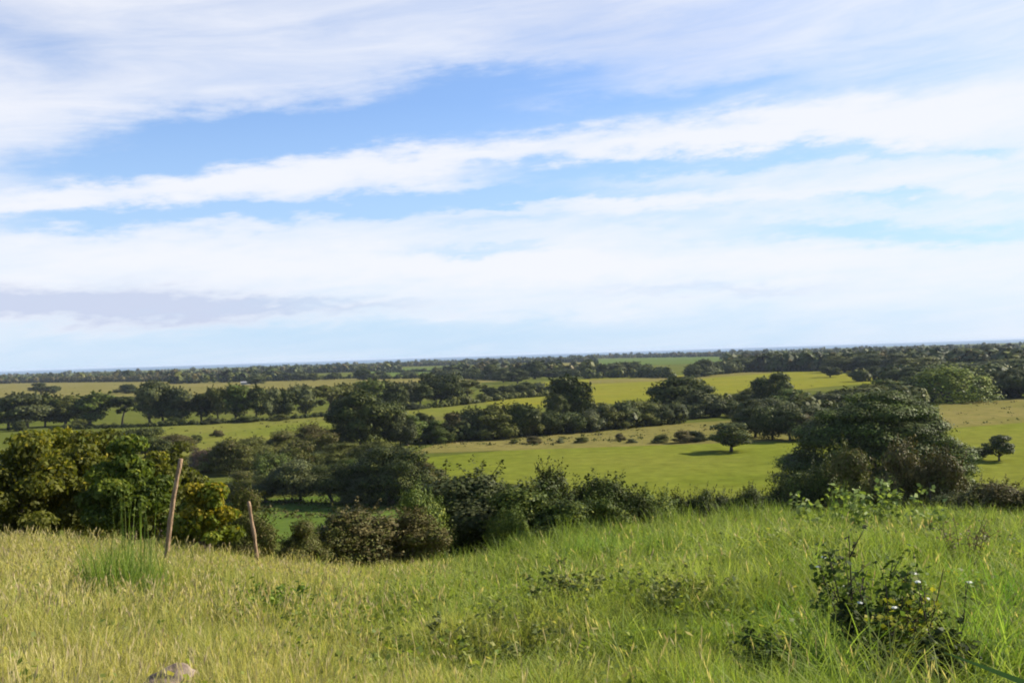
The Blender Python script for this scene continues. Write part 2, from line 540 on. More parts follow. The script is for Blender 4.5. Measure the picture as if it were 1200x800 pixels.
for p_ in ('dark', 'olive', 'grey', 'brown'):
    protos('fineround_' + p_, lambda r: lobes_round(r, 28), 20000, 0.023, p_, TR, 2, pal2='olive', p2=0.2, sprigs=150, splen=0.14)
for p_ in ('russet', 'green'):
    protos('finebush_' + ('red' if p_ == 'russet' else 'mid'), lambda r: lobes_bush(r, 22), 10000, 0.022, p_, dict(r=0.014, top=0.6, fork=0.1, limbs=8), 1, pal2='olive', p2=0.3, sprigs=190, splen=0.20)
_cnt = [0]
NAMES = {'round': 'rounded_tree', 'fineround': 'rounded_tree', 'bush': 'bush', 'tall': 'tall_tree', 'lone': 'lone_tree', 'dome': 'domed_tree', 'umbrella': 'umbrella_tree', 'finebush': 'bush'}


def put(key, x, y, w, h, label, cat=None, group=None, z=None, name=None, parts=True):
    """a tree: empty at its foot, crown and trunk its children"""
    i = _cnt[0]; _cnt[0] += 1
    cm, tm = PROTO[key][i % len(PROTO[key])]
    k = key.split('_')[0]
    zz = tz(x, y) if z is None else z
    o = bpy.data.objects.new(name or NAMES[k], None); COL.objects.link(o)
    o.location = (x, y, zz); o.rotation_euler = (0, 0, (i * 2.399) % 6.283)
    q = 1 + 0.22 * math.sin(i * 5.17)
    o.scale = (w * q, w / q, h)
    o.empty_display_size = 0.2
    tag(o, label, cat or ('bush' if 'bush' in k else 'tree'), group)
    obj('crown', cm, M_LEAF, o); obj('trunk' if 'bush' not in k else 'stems', tm, M_BARK, o)
    return o


def on_plain(px, base, w, top, key, label, **kw):
    x, y = plain(px, base)
    s = math.hypot(x, y) / F
    return put(key, x, y, w * s * 1.12, max(1.0, (base - top) * s * 1.02), label, **kw)


def on_hill(px, D, w, top, key, label, sink=0.0, **kw):
    """a bush on the slope: foot on the ground at distance D, top seen at row `top`"""
    xt, yt, _ = ray(px, 500)
    x = xt / yt * D
    z = tz(x, D)
    h = height_at(px, top, D) - z
    return put(key, x, D, w / F * D * 1.06, h * 1.01, label, **kw)


ORD = ['first', 'second', 'third', 'fourth', 'fifth', 'sixth', 'seventh', 'eighth', 'ninth', 'tenth', 'eleventh', 'twelfth',
       'thirteenth', 'fourteenth', 'fifteenth', 'sixteenth', 'seventeenth', 'eighteenth', 'nineteenth', 'twentieth'] + \
      ['twenty-' + q for q in ('first', 'second', 'third', 'fourth', 'fifth', 'sixth', 'seventh', 'eighth', 'ninth')] + ['thirtieth'] + \
      ['thirty-' + q for q in ('first', 'second', 'third', 'fourth', 'fifth', 'sixth', 'seventh', 'eighth', 'ninth')] + ['fortieth']


def row(items, text, group, keyf):
    """items (px, base, w, top[, key]); label counts them from the left"""
    it = sorted(items, key=lambda a: a[0])
    for i, t in enumerate(it):
        key = t[4] if len(t) > 4 else keyf(i)
        on_plain(t[0], t[1], t[2], t[3], key, text.format(n=ORD[i], c={'dark': 'dark green', 'olive': 'olive green', 'green': 'mid green', 'grey': 'grey green', 'brown': 'brownish', 'lime': 'yellow green', 'russet': 'reddish brown', 'red': 'reddish brown', 'mid': 'mid green'}[key.split('_')[1]]), group=group)


def cyc(*ks):
    return lambda i: ks[i % len(ks)]


# the tall loose row above the pale green strip
ROW_A = [(10, 503, 36, 470), (32, 502, 38, 464), (53, 500, 24, 464), (76, 499, 36, 466), (105, 498, 38, 463), (143, 497, 30, 467, 'umbrella_dark'),
         (176, 497, 32, 450), (192, 496, 28, 456), (212, 496, 36, 457), (236, 495, 26, 462), (256, 495, 26, 456), (276, 494, 32, 453),
         (300, 493, 30, 455), (318, 492, 22, 456), (333, 491, 26, 457), (358, 489, 34, 452), (385, 487, 36, 453, 'umbrella_olive'), (408, 485, 30, 450),
         (430, 483, 36, 446), (455, 480, 32, 447), (474, 478, 32, 448), (493, 477, 22, 449), (515, 475, 46, 439, 'round_dark'), (548, 471, 36, 446, 'umbrella_olive'),
         (573, 467, 18, 454, 'round_dark'), (593, 466, 19, 452, 'round_dark'), (612, 464, 28, 448, 'round_dark'), (628, 463, 24, 449), (645, 463, 22, 452)]
row(ROW_A, '{c} tree, {n} from the left in the row behind the pale strip', 'trees in the loose row behind the pale green strip',
    cyc('tall_dark', 'tall_grey', 'tall_dark', 'tall_olive', 'tall_green', 'tall_dark', 'tall_grey'))
LOW = [(20, 505, 26, 488), (62, 502, 22, 488), (95, 500, 24, 486), (185, 499, 26, 484), (205, 498, 24, 484), (226, 498, 24, 486), (248, 497, 24, 484), (268, 496, 24, 482), (290, 495, 24, 482),
       (312, 494, 24, 480), (328, 493, 22, 480), (345, 491, 18, 480), (440, 484, 28, 468), (464, 482, 26, 468), (485, 480, 26, 466), (505, 478, 26, 464)]
LOW = [(a[0], a[1], a[2] * 0.8, a[1] - (a[1] - a[3]) * 0.6) for a in LOW[::2]]
row(LOW, '{c} shrub, {n} from the left under the loose row of tall trees', 'shrubs under the loose row of trees', cyc('bush_dark', 'bush_olive', 'bush_dark', 'bush_grey'))

# hedge of rounded trees along the tan strip
ROW_B = [(478, 522, 46, 487, 'round_green'), (497, 509, 22, 484, 'round_dark'), (512, 519, 34, 494, 'bush_green'), (532, 516, 36, 485, 'bush_brown'), (552, 515, 42, 479), (580, 514, 50, 475), (606, 512, 42, 474), (626, 510, 36, 478),
         (648, 509, 36, 482), (671, 507, 36, 487), (694, 505, 38, 480), (712, 503, 40, 476), (732, 501, 40, 471), (752, 499, 42, 470), (770, 498, 32, 472), (788, 496, 36, 473),
         (815, 490, 50, 461), (838, 488, 26, 468), (856, 488, 26, 470), (874, 489, 30, 473)]
row(ROW_B, '{c} rounded tree, {n} from the left in the hedge along the tan strip', 'rounded trees in the hedge along the tan strip',
    cyc('bush_dark', 'bush_olive', 'bush_dark', 'bush_dark', 'bush_grey', 'bush_olive'))
on_plain(802, 488, 60, 443, 'round_dark', 'broad dark domed tree rising behind the hedge left of the bright yellow green field')
on_plain(667, 494, 42, 441, 'tall_dark', 'tall ragged dark tree standing above the hedge beside the yellow field')
on_plain(655, 497, 26, 462, 'round_dark', 'dark leafy tree pressed against the left foot of the tall ragged tree')

# the big dark pair in the middle of the left half
on_plain(421, 528, 62, 461, 'round_dark', 'big black-green tree with a rounded top at the right end of the pale green strip')
on_plain(452, 524, 50, 470, 'round_dark', 'dark tree leaning on the right side of the big black-green tree')
on_plain(470, 525, 34, 488, 'round_grey', 'small grey green tree under the dark pair in the middle left')

# bushes between the yellow fields and the big tree
ROW_C = [(880, 478, 36, 456, 'bush_olive'), (905, 480, 46, 439, 'round_dark'), (926, 486, 46, 457, 'round_green'), (893, 497, 46, 468), (918, 500, 40, 473), (938, 489, 30, 469, 'round_grey'), (950, 497, 36, 476),
         (967, 484, 38, 462), (985, 481, 34, 458), (1004, 480, 44, 456), (1022, 476, 36, 452), (1036, 472, 40, 446, 'round_green'), (1050, 472, 32, 452), (1066, 471, 30, 450)]
row(ROW_C, '{c} bushy tree, {n} from the left in the thicket behind the spreading tree', 'bushy trees in the thicket behind the big tree',
    cyc('round_olive', 'round_dark', 'bush_grey', 'round_dark', 'bush_olive'))
ROW_D = [(885, 512, 46, 478, 'round_dark'), (905, 515, 44, 480), (926, 516, 46, 482, 'round_dark'), (944, 516, 34, 487), (868, 506, 24, 489)]
row(ROW_D, '{c} shrub, {n} from the left in the clump ending the tan strip', 'shrubs in the dark clump at the end of the tan strip', cyc('bush_olive', 'bush_brown', 'bush_dark'))

def hedgerow(pts, hpx, pal, label, wid=1.0, pal2='olive', per=1.0):
    """one long ragged hedge along a line on the plain"""
    rng = np.random.default_rng(int(pts[0][0] * 7 + pts[0][1] * 13) % 9999)
    P = np.array([plain(*p) for p in pts])
    seg = np.linalg.norm(P[1:] - P[:-1], axis=1)
    tot = seg.sum(); o0 = P[0]
    s0 = np.linalg.norm(P[len(P) // 2]) / F
    h0 = hpx * s0
    n = int(tot / (h0 * 0.42)) + 2
    lob = []
    for i in range(n):
        d = tot * (i + rng.random() * 0.8) / n
        k = 0
        while k < len(seg) - 1 and d > seg[k]:
            d -= seg[k]; k += 1
        q = P[k] + (P[k + 1] - P[k]) * min(1, d / seg[k]) - o0
        h = h0 * (0.45 + 0.75 * rng.random() ** 1.6)
        r = h * (0.45 + 0.35 * rng.random()) * wid
        lob.append((q[0] + rng.normal() * r * 0.3, q[1] + rng.normal() * r * 0.5, h * 0.45, r, r, h * 0.52))
    g = crown(lob, int(len(lob) * 90 * per), h0 * 0.20, pal, 17, shell=0.3, pal2=pal2, p2=0.25)
    o = obj('hedgerow', g.mesh('hedgerow'), M_LEAF, loc=(o0[0], o0[1], 0))
    tag(o, label, 'hedge')


hedgerow([(60, 504), (200, 499), (300, 494), (396, 487)], 5.5, 'dark', 'long low dark hedge under the loose row of tall trees')
hedgerow([(430, 484), (520, 477), (600, 467), (660, 463)], 9, 'olive', 'low olive hedge continuing right of the big black-green tree', pal2='dark')
hedgerow([(480, 520), (560, 515), (640, 509), (720, 502), (795, 496)], 22, 'dark', 'dense dark hedge filling the feet of the rounded trees along the tan strip', 1.1)
hedgerow([(640, 488), (720, 484), (800, 477), (880, 470), (960, 472)], 12, 'olive', 'olive hedge along the near edge of the bright yellow green field', pal2='dark')
hedgerow([(860, 498), (930, 493), (1010, 484), (1075, 474)], 24, 'olive', 'dense olive scrub between the tan strip and the thicket at right', 1.1, 'dark')
hedgerow([(685, 444), (740, 442), (790, 443)], 12, 'dark', 'dark far hedge beyond the yellow green field, left half')
hedgerow([(815, 441), (860, 437), (905, 434)], 13, 'dark', 'dark far hedge beyond the yellow green field, right half')
hedgerow([(420, 445), (500, 443), (560, 444), (610, 447)], 8, 'dark', 'thin dark far hedge above the row of trees left of centre')
hedgerow([(530, 442), (590, 440), (660, 441), (690, 441)], 9, 'dark', 'dark far hedge in front of the small far tan field')
hedgerow([(300, 447), (370, 445), (430, 443)], 6, 'dark', 'low far hedge behind the tan field left of centre')
hedgerow([(-60, 451), (60, 448), (170, 447), (280, 446)], 7, 'brown', 'long far brownish hedge along the back of the far tan field', pal2='dark')
hedgerow([(440, 437), (520, 435), (600, 432)], 4, 'dark', 'thin far hedge between the two far green fields')
hedgerow([(1085, 469), (1140, 467), (1230, 463)], 20, 'dark', 'dense dark scrub behind the tan field at the right edge', 1.1)
hedgerow([(1000, 447), (1060, 445), (1110, 447), (1230, 440)], 18, 'dark', 'dark belt of scrub before the right hand wood', 1.2)

# lone trees
on_plain(857, 529, 47, 497, 'lone_dark', 'lone round dark tree with a short trunk casting its shadow on the bright green field', name='lone_tree')
on_plain(1171, 540, 33, 513, 'lone_dark', 'lone small round tree at the right edge of the bright green field', name='lone_tree')
on_plain(1147, 538, 20, 526, 'bush_dark', 'low dark bush left of the lone small round tree at the right edge')
on_plain(230, 522, 13, 510, 'lone_dark', 'tiny lone lollipop tree on the pale green strip', name='lone_tree')
on_plain(255, 512, 12, 504, 'bush_brown', 'tiny brown shrub above the lollipop tree on the pale strip')
on_plain(48, 462, 20, 450, 'lone_dark', 'dark lone tree on the far tan field at left, left one of a pair', name='lone_tree')
on_plain(62, 461, 13, 453, 'bush_dark', 'small dark bush touching the lone tree on the far tan field')
on_plain(147, 461, 22, 451, 'bush_dark', 'low dark lone shrub in the middle of the far tan field')
on_plain(1113, 471, 80, 433, 'dome_lime', 'great smooth domed pale green tree behind the tan field at right')
on_plain(1158, 466, 34, 446, 'round_olive', 'olive tree directly right of the great domed pale tree')
on_plain(1176, 465, 40, 438, 'round_dark', 'dark tree behind the tan field, second right of the great domed tree')
on_plain(1194, 466, 50, 436, 'round_grey', 'grey green tree behind the tan field at the right edge of the photo')
on_plain(1080, 462, 36, 442, 'round_dark', 'dark tree in the shade directly left of the great domed pale tree')
on_plain(973, 442, 25, 430, 'round_dark', 'black domed tree at the far edge of the far bright field, left of two')
on_plain(1007, 447, 20, 435, 'bush_dark', 'black squat bush alone on the far bright field, right of two')
on_plain(1023, 444, 16, 430, 'round_dark', 'thin dark tree between the squat black bush and the far wood')
# little shrubs on the tan strip
SH = [(625, 520, 18, 511), (657, 519, 10, 513), (682, 519, 14, 512), (726, 516, 14, 508), (776, 519, 18, 509), (800, 519, 24, 505), (815, 518, 18, 505), (602, 520, 12, 514), (740, 519, 10, 514)]
row(SH, '{c} low shrub, {n} from the left on the tan strip of the middle field', 'low shrubs on the tan strip', cyc('bush_olive', 'bush_brown', 'bush_grey'))

# thicket in the valley, left of the bright field
VAL = [(170, 540, 50, 498, 'fineround_dark'), (205, 535, 40, 505, 'fineround_brown'), (240, 552, 54, 521, 'finebush_red'), (268, 556, 52, 511, 'finebush_olive'), (300, 548, 54, 508, 'fineround_olive'), (330, 540, 54, 500, 'finebush_olive'), (362, 536, 54, 493, 'finebush_brown'), (388, 530, 44, 497, 'finebush_dark'),
       (345, 560, 50, 512, 'finebush_olive'), (402, 549, 46, 514, 'fineround_olive'), (376, 552, 36, 524, 'fineround_dark'), (320, 566, 56, 526, 'finebush_mid'), (286, 584, 56, 548, 'finebush_olive'), (412, 566, 48, 533, 'finebush_lime'), (312, 588, 44, 552, 'fineround_dark'),
       (352, 587, 56, 534, 'fineround_grey'), (390, 590, 52, 540, 'fineround_dark'), (425, 591, 44, 550, 'finebush_grey'), (460, 590, 84, 520, 'fineround_dark'), (492, 582, 50, 534, 'finebush_brown'), (440, 560, 50, 512, 'fineround_olive'), (478, 560, 56, 524, 'finebush_brown'), (515, 580, 40, 545, 'finebush_olive')]
VAL = [(a[0], a[1], a[2], a[3] + 6, a[4]) for a in VAL]
row(VAL, '{c} tree, {n} from the left in the thicket above the green hollow', 'trees of the valley thicket', cyc('round_dark'))

# far scattered trees and hedges
FAR1 = [(690, 442, 24, 428), (704, 442, 26, 427), (722, 441, 26, 425), (740, 440, 26, 424), (757, 441, 24, 427), (774, 442, 18, 430), (813, 445, 19, 430), (826, 441, 32, 422), (846, 438, 28, 424), (868, 436, 32, 420), (889, 435, 28, 418)]
row(FAR1, '{c} far tree, {n} from the left beyond the yellow green field', 'far trees in the hedge beyond the yellow green field', cyc('round_dark', 'bush_dark', 'round_grey'))
FAR2 = [(300, 452, 28, 441), (320, 442, 22, 432), (336, 446, 20, 438), (352, 446, 24, 436), (368, 446, 20, 438), (392, 445, 26, 438), (425, 445, 24, 432), (445, 443, 22, 436), (480, 441, 26, 436), (512, 440, 20, 431), (530, 443, 28, 435), (552, 443, 28, 433), (575, 445, 26, 428), (590, 448, 26, 432), (607, 449, 30, 434), (628, 444, 28, 425), (648, 444, 30, 434), (668, 444, 26, 434), (605, 436, 20, 427), (672, 431, 13, 424)]
FAR2 = [(a[0], a[1], a[2] * 0.72, a[3] - 1) for a in FAR2]
row(FAR2, '{c} far tree, {n} from the left between the far tan and green fields', 'far trees scattered between the tan and green fields', cyc('round_dark', 'bush_dark', 'tall_dark', 'round_grey', 'bush_olive'))
FAR3 = [(1020, 436, 40, 416), (1050, 438, 44, 416), (1075, 440, 44, 420), (1100, 438, 40, 420), (1131, 422, 28, 409), (1160, 423, 34, 406), (1120, 440, 44, 426), (1146, 440, 40, 427), (1172, 438, 44, 424), (1197, 436, 44, 420), (990, 436, 40, 418), (960, 434, 36, 416), (930, 432, 36, 414), (907, 434, 30, 414), (1092, 447, 40, 430), (1060, 448, 36, 432)]
row(FAR3, '{c} far tree, {n} from the left before the right hand wood', 'far trees along the front of the right hand wood', cyc('round_dark', 'round_grey', 'round_dark', 'round_olive'))

# ------------------------------------------------------------------ the great spreading tree on the right
def big_tree():
    rng = np.random.default_rng(77)
    x, y = plain(1026, 584)
    D = math.hypot(x, y); s = D / F
    W = 194 * s; H = 116 * s
    L = [(0, 0, 0.42 * H, 0.36 * W, 0.30 * W, 0.42 * H)]
    for k in range(110):
        a = rng.random() * 6.283; q = rng.random() ** 0.55
        prof = (1 - q ** 2.6)
        z = H * (0.12 + 0.80 * prof * (0.72 + 0.28 * rng.random()))
        r = W * (0.050 + 0.045 * rng.random())
        L.append((math.cos(a) * q * W * 0.44, math.sin(a) * q * W * 0.38, min(z, H - r * 0.5), r * 1.35, r * 1.35, r * 0.60))
    g = crown(L, 140000, 0.25, 'green', 5, shell=0.30, pal2='dark', p2=0.5, upb=0.5)
    A = np.concatenate(g.V)
    kk = np.array([W * 0.5 / np.percentile(np.abs(A[:, 0]), 98.5), W * 0.44 / np.percentile(np.abs(A[:, 1]), 98.5), H / np.percentile(A[:, 2], 99.5)])
    g.V = [v * kk for v in g.V]
    o = bpy.data.objects.new('spreading_tree', None); COL.objects.link(o)
    o.location = (x, y, tz(x, y))
    tag(o, 'great spreading dark green tree with layered foliage, largest tree of the right half', 'tree')
    m = g.mesh('spreading_crown'); obj('crown', m, M_LEAF, o)
    t = Geo()
    for k in range(5):
        a = k * 1.3
        t.tube([(0.4 * math.cos(a), 0.4 * math.sin(a), -0.3), (1.2 * math.cos(a), 1.2 * math.sin(a), 3), (4 * math.cos(a), 4 * math.sin(a), 7.5), (8 * math.cos(a), 7 * math.sin(a), 11)], [0.7, 0.55, 0.35, 0.1], (0.7, 0.7, 0.7), 8, 0.1)
    obj('trunk', t.mesh('spreading_trunk', True), M_BARK, o)


big_tree()
FR = [(918, 112, 70, 560, 'finebush_dark'), (955, 108, 80, 545, 'finebush_dark'), (1000, 104, 90, 530, 'finebush_olive'), (1050, 100, 90, 521, 'finebush_brown'), (1090, 96, 80, 532, 'finebush_brown'), (1120, 100, 60, 545, 'finebush_olive')]
for i, (px, D, w, top, key) in enumerate(FR):
    on_hill(px, D, w * 1.0, top, key, '%s bush, %s from the left before the great spreading tree' % ({'dark': 'dark green', 'olive': 'olive green', 'brown': 'brownish'}[key.split('_')[1]], ORD[i]), group='bushes in front of the great spreading tree')

# bushes just below the crest
CR = [(350, 38, 44, 610, 'finebush_olive', 'small olive bush left of the wide brown bush below the crest'),
      (388, 40, 70, 603, 'finebush_olive', 'olive bush forming the left half of the wide brown thicket below the crest'),
      (432, 41, 96, 597, 'finebush_brown', 'wide brownish bush with bare stems in the middle of the thicket below the crest'),
      (478, 41, 66, 600, 'finebush_brown', 'brown twiggy bush beside the big grey green bush'),
      (492, 44, 56, 573, 'finebush_lime', 'yellow green bush at the left shoulder of the big grey green bush'),
      (556, 47, 108, 547, 'finebush_grey', 'big rounded grey green bush, largest of the bushes at the crest in the middle'),
      (520, 46, 50, 572, 'finebush_dark', 'dark bush in the shade at the left of the big grey green bush'),
      (612, 45, 76, 563, 'finebush_lime', 'tiered yellow green bush at the right of the big grey green bush'),
      (592, 42, 40, 592, 'finebush_lime', 'small bright green sapling in front of the big grey green bush'),
      (640, 50, 62, 543, 'finebush_dark', 'dark pointed bush behind the tiered yellow green bush'),
      (684, 51, 74, 554, 'finebush_dark', 'dark bush with an uneven top against the bright green field'),
      (655, 44, 76, 579, 'finebush_lime', 'low mid green bush in front of the two dark bushes at the crest'),
      (705, 47, 56, 576, 'finebush_lime', 'light green bush right of the dark uneven bush'),
      (738, 50, 60, 570, 'finebush_dark', 'dark low bush near the middle of the crest, left of the tiny bush tops'),
      (765, 51, 56, 569, 'finebush_lime', 'pale green bush near the middle of the crest beside the dark low bush'),
      (798, 58, 40, 573, 'finebush_dark', 'first small bush top from the left along the crest below the lone round tree'),
      (818, 58, 40, 570, 'finebush_dark', 'second small bush top from the left along the crest below the lone round tree'),
      (842, 58, 40, 573, 'finebush_grey', 'third small bush top from the left along the crest below the lone round tree'),
      (866, 58, 46, 566, 'finebush_dark', 'fourth small bush top from the left along the crest, beside the great tree'),
      (1145, 46, 70, 566, 'finebush_olive', 'feathery olive bush at the crest right of the great spreading tree'),
      (1187, 44, 70, 568, 'finebush_brown', 'feathery brownish bush at the crest by the right edge of the photo'),
      (1108, 48, 50, 578, 'finebush_dark', 'dark low bush under the right side of the great spreading tree')]
for px, D, w, top, key, lab in CR:
    on_hill(px, D, w * 1.25, top + (7 if 500 < px < 880 else 0), key, lab)

# ------------------------------------------------------------------ far woods (one mass)
def woods():
    rng = np.random.default_rng(3)
    g = Geo()
    bands = [  # px range, base rows at both ends, top rows at both ends, number
        (-80, 160, 449, 446, 441.5, 437, 900),
        (150, 300, 446.5, 443, 437, 432, 700),
        (290, 470, 440, 434, 431, 426, 800),
        (450, 700, 430, 424, 426, 418.5, 1000),
        (690, 900, 420, 417, 418, 412.5, 900),
        (850, 1020, 436, 434, 413, 408, 2000),
        (1000, 1290, 436, 432, 409, 402, 3200),
        (520, 600, 442, 438, 436, 432, 260),
        (600, 700, 442, 440, 439, 436, 300),
        (200, 330, 450, 446, 447, 443, 160),
    ]
    for x0, x1, b0, b1, t0, t1, n in bands:
        for i in range(n):
            u = rng.random(); px = x0 + (x1 - x0) * u
            b = b0 + (b1 - b0) * u; t = t0 + (t1 - t0) * u
            v = rng.random() ** 1.3 if i % 4 else 0.02 * rng.random()
            py = b + (t - b) * v
            # clearings
            if 1112 < px < 1162 and 421 < py < 431.5: continue
            if 1166 < px < 1205 and 417 < py < 427: continue
            X, Y = plain(px, py)
            if Y > 5600 or Y < 300: continue
            h = (5 + 7 * rng.random()) * (1.0 if rng.random() < 0.9 else 1.5)
            w = h * (0.6 + 0.5 * rng.random())
            m = 26
            d = unit(rng.normal(size=(m, 3)) + np.array([0, 0, 0.45]))
            rad = np.array([w * 0.55, w * 0.55, h * 0.5])
            P = np.array([X, Y, h * 0.5]) + d * rad * (0.7 + 0.35 * rng.random((m, 1)))
            Nn = unit(d + rng.normal(size=(m, 3)) * 0.4 + np.array([0, 0, 0.3]))
            c = pick(['dark', 'dark', 'olive', 'grey', 'brown'][int(rng.integers(5))], m, rng) * (0.8 + 0.5 * rng.random())
            g.leaves(P, Nn, h * 0.52, h * 0.42, c, rng)
    o = obj('far_woods', g.mesh('far_woods'), M_LEAF)
    kind(o, 'stuff'); tag(o, 'dark distant woods stretching along the horizon behind the fields', 'woods')


woods()


def tussocks():
    rng = np.random.default_rng(8)
    g = Geo()
    for x0, x1, b0, b1, t0, t1, n in ((480, 960, 527, 511, 516, 489, 420), (150, 420, 535, 497, 503, 488, 120), (640, 1060, 470, 447, 445, 432, 60), (-40, 420, 472, 455, 452, 446, 120), (1110, 1230, 500, 492, 475, 464, 50), (260, 540, 610, 600, 588, 580, 400)):
        for i in range(n):
            u = rng.random(); px = x0 + (x1 - x0) * u; v = rng.random()
            py = (b0 + (b1 - b0) * u) * (1 - v) + (t0 + (t1 - t0) * u) * v
            X, Y = plain(px, py); h = 0.25 + 0.75 * rng.random() ** 2
            m = 9
            P = np.array([X, Y, h * 0.4]) + rng.normal(size=(m, 3)) * np.array([h * 0.8, h * 0.8, h * 0.22])
            P[:, 2] = np.clip(P[:, 2], 0.08, h)
            g.leaves(P, unit(rng.normal(size=(m, 3)) + np.array([0, 0, 0.8])), h * 0.7, h * 0.6, pick(['olive', 'olive', 'brown', 'green'][int(rng.integers(4))], m, rng), rng)
    o = obj('field_tussocks', g.mesh('field_tussocks'), M_LEAF)
    kind(o, 'stuff'); tag(o, 'scattered low tussocks and weeds in the fields of the plain', 'tussocks')


tussocks()


def shed(px, py, w, h, d, label):
    x, y = plain(px, py)
    o = bpy.data.objects.new('farm_shed', None); COL.objects.link(o); o.location = (x, y, 0); o.rotation_euler = (0, 0, 0.2)
    tag(o, label, 'shed', 'farm sheds on the far field')
    V = [(-w / 2, -d / 2, 0), (w / 2, -d / 2, 0), (w / 2, d / 2, 0), (-w / 2, d / 2, 0), (-w / 2, -d / 2, h), (w / 2, -d / 2, h), (w / 2, d / 2, h), (-w / 2, d / 2, h)]
    Q = [(0, 1, 5, 4), (1, 2, 6, 5), (2, 3, 7, 6), (3, 0, 4, 7)]
    obj('wall', make_mesh('shed_wall', V, Q), M_WALL, o)
    e = 0.5
    V = [(-w / 2 - e, -d / 2 - e, h - 0.15), (w / 2 + e, -d / 2 - e, h - 0.15), (w / 2 + e, 0, h + d * 0.22), (-w / 2 - e, 0, h + d * 0.22), (-w / 2 - e, d / 2 + e, h - 0.15), (w / 2 + e, d / 2 + e, h - 0.15)]
    obj('roof', make_mesh('shed_roof', V, [(0, 1, 2, 3), (3, 2, 5, 4)]), M_ROOF, o)


shed(288, 450.5, 11, 2.6, 6, 'long low pale shed left of the far scattered trees')
shed(337, 445, 9, 3, 6, 'small pale shed among the far scattered trees')

# ------------------------------------------------------------------ meadow
def meadow_points(n, d0, d1, rng, pw=1.0, margin=260):
    """points spread over the meadow ahead of the camera"""
    D = (d0 ** (pw + 1) + (d1 ** (pw + 1) - d0 ** (pw + 1)) * rng.random(n)) ** (1 / (pw + 1))
    px = -margin + (1200 + 2 * margin) * rng.random(n)
    x = (px - 600) / F * D
    return x, D, px


def screen_row(x, y, z):
    """row of the photograph at which a point of the meadow lies (used to lay out the patches of grass kinds)"""
    return 415 + (EYE - z) / np.maximum(y, 0.1) * F - (x / np.maximum(y, .1)) * F * math.tan(ROLL)


G_DRY = np.array([0.285, 0.262, 0.105]); G_MID = np.array([0.205, 0.232, 0.060]); G_GRN = np.array([0.132, 0.182, 0.036]); G_STR = np.array([0.42, 0.35, 0.19])
for _g in (G_DRY, G_MID, G_GRN, G_STR):
    _g *= 1.14


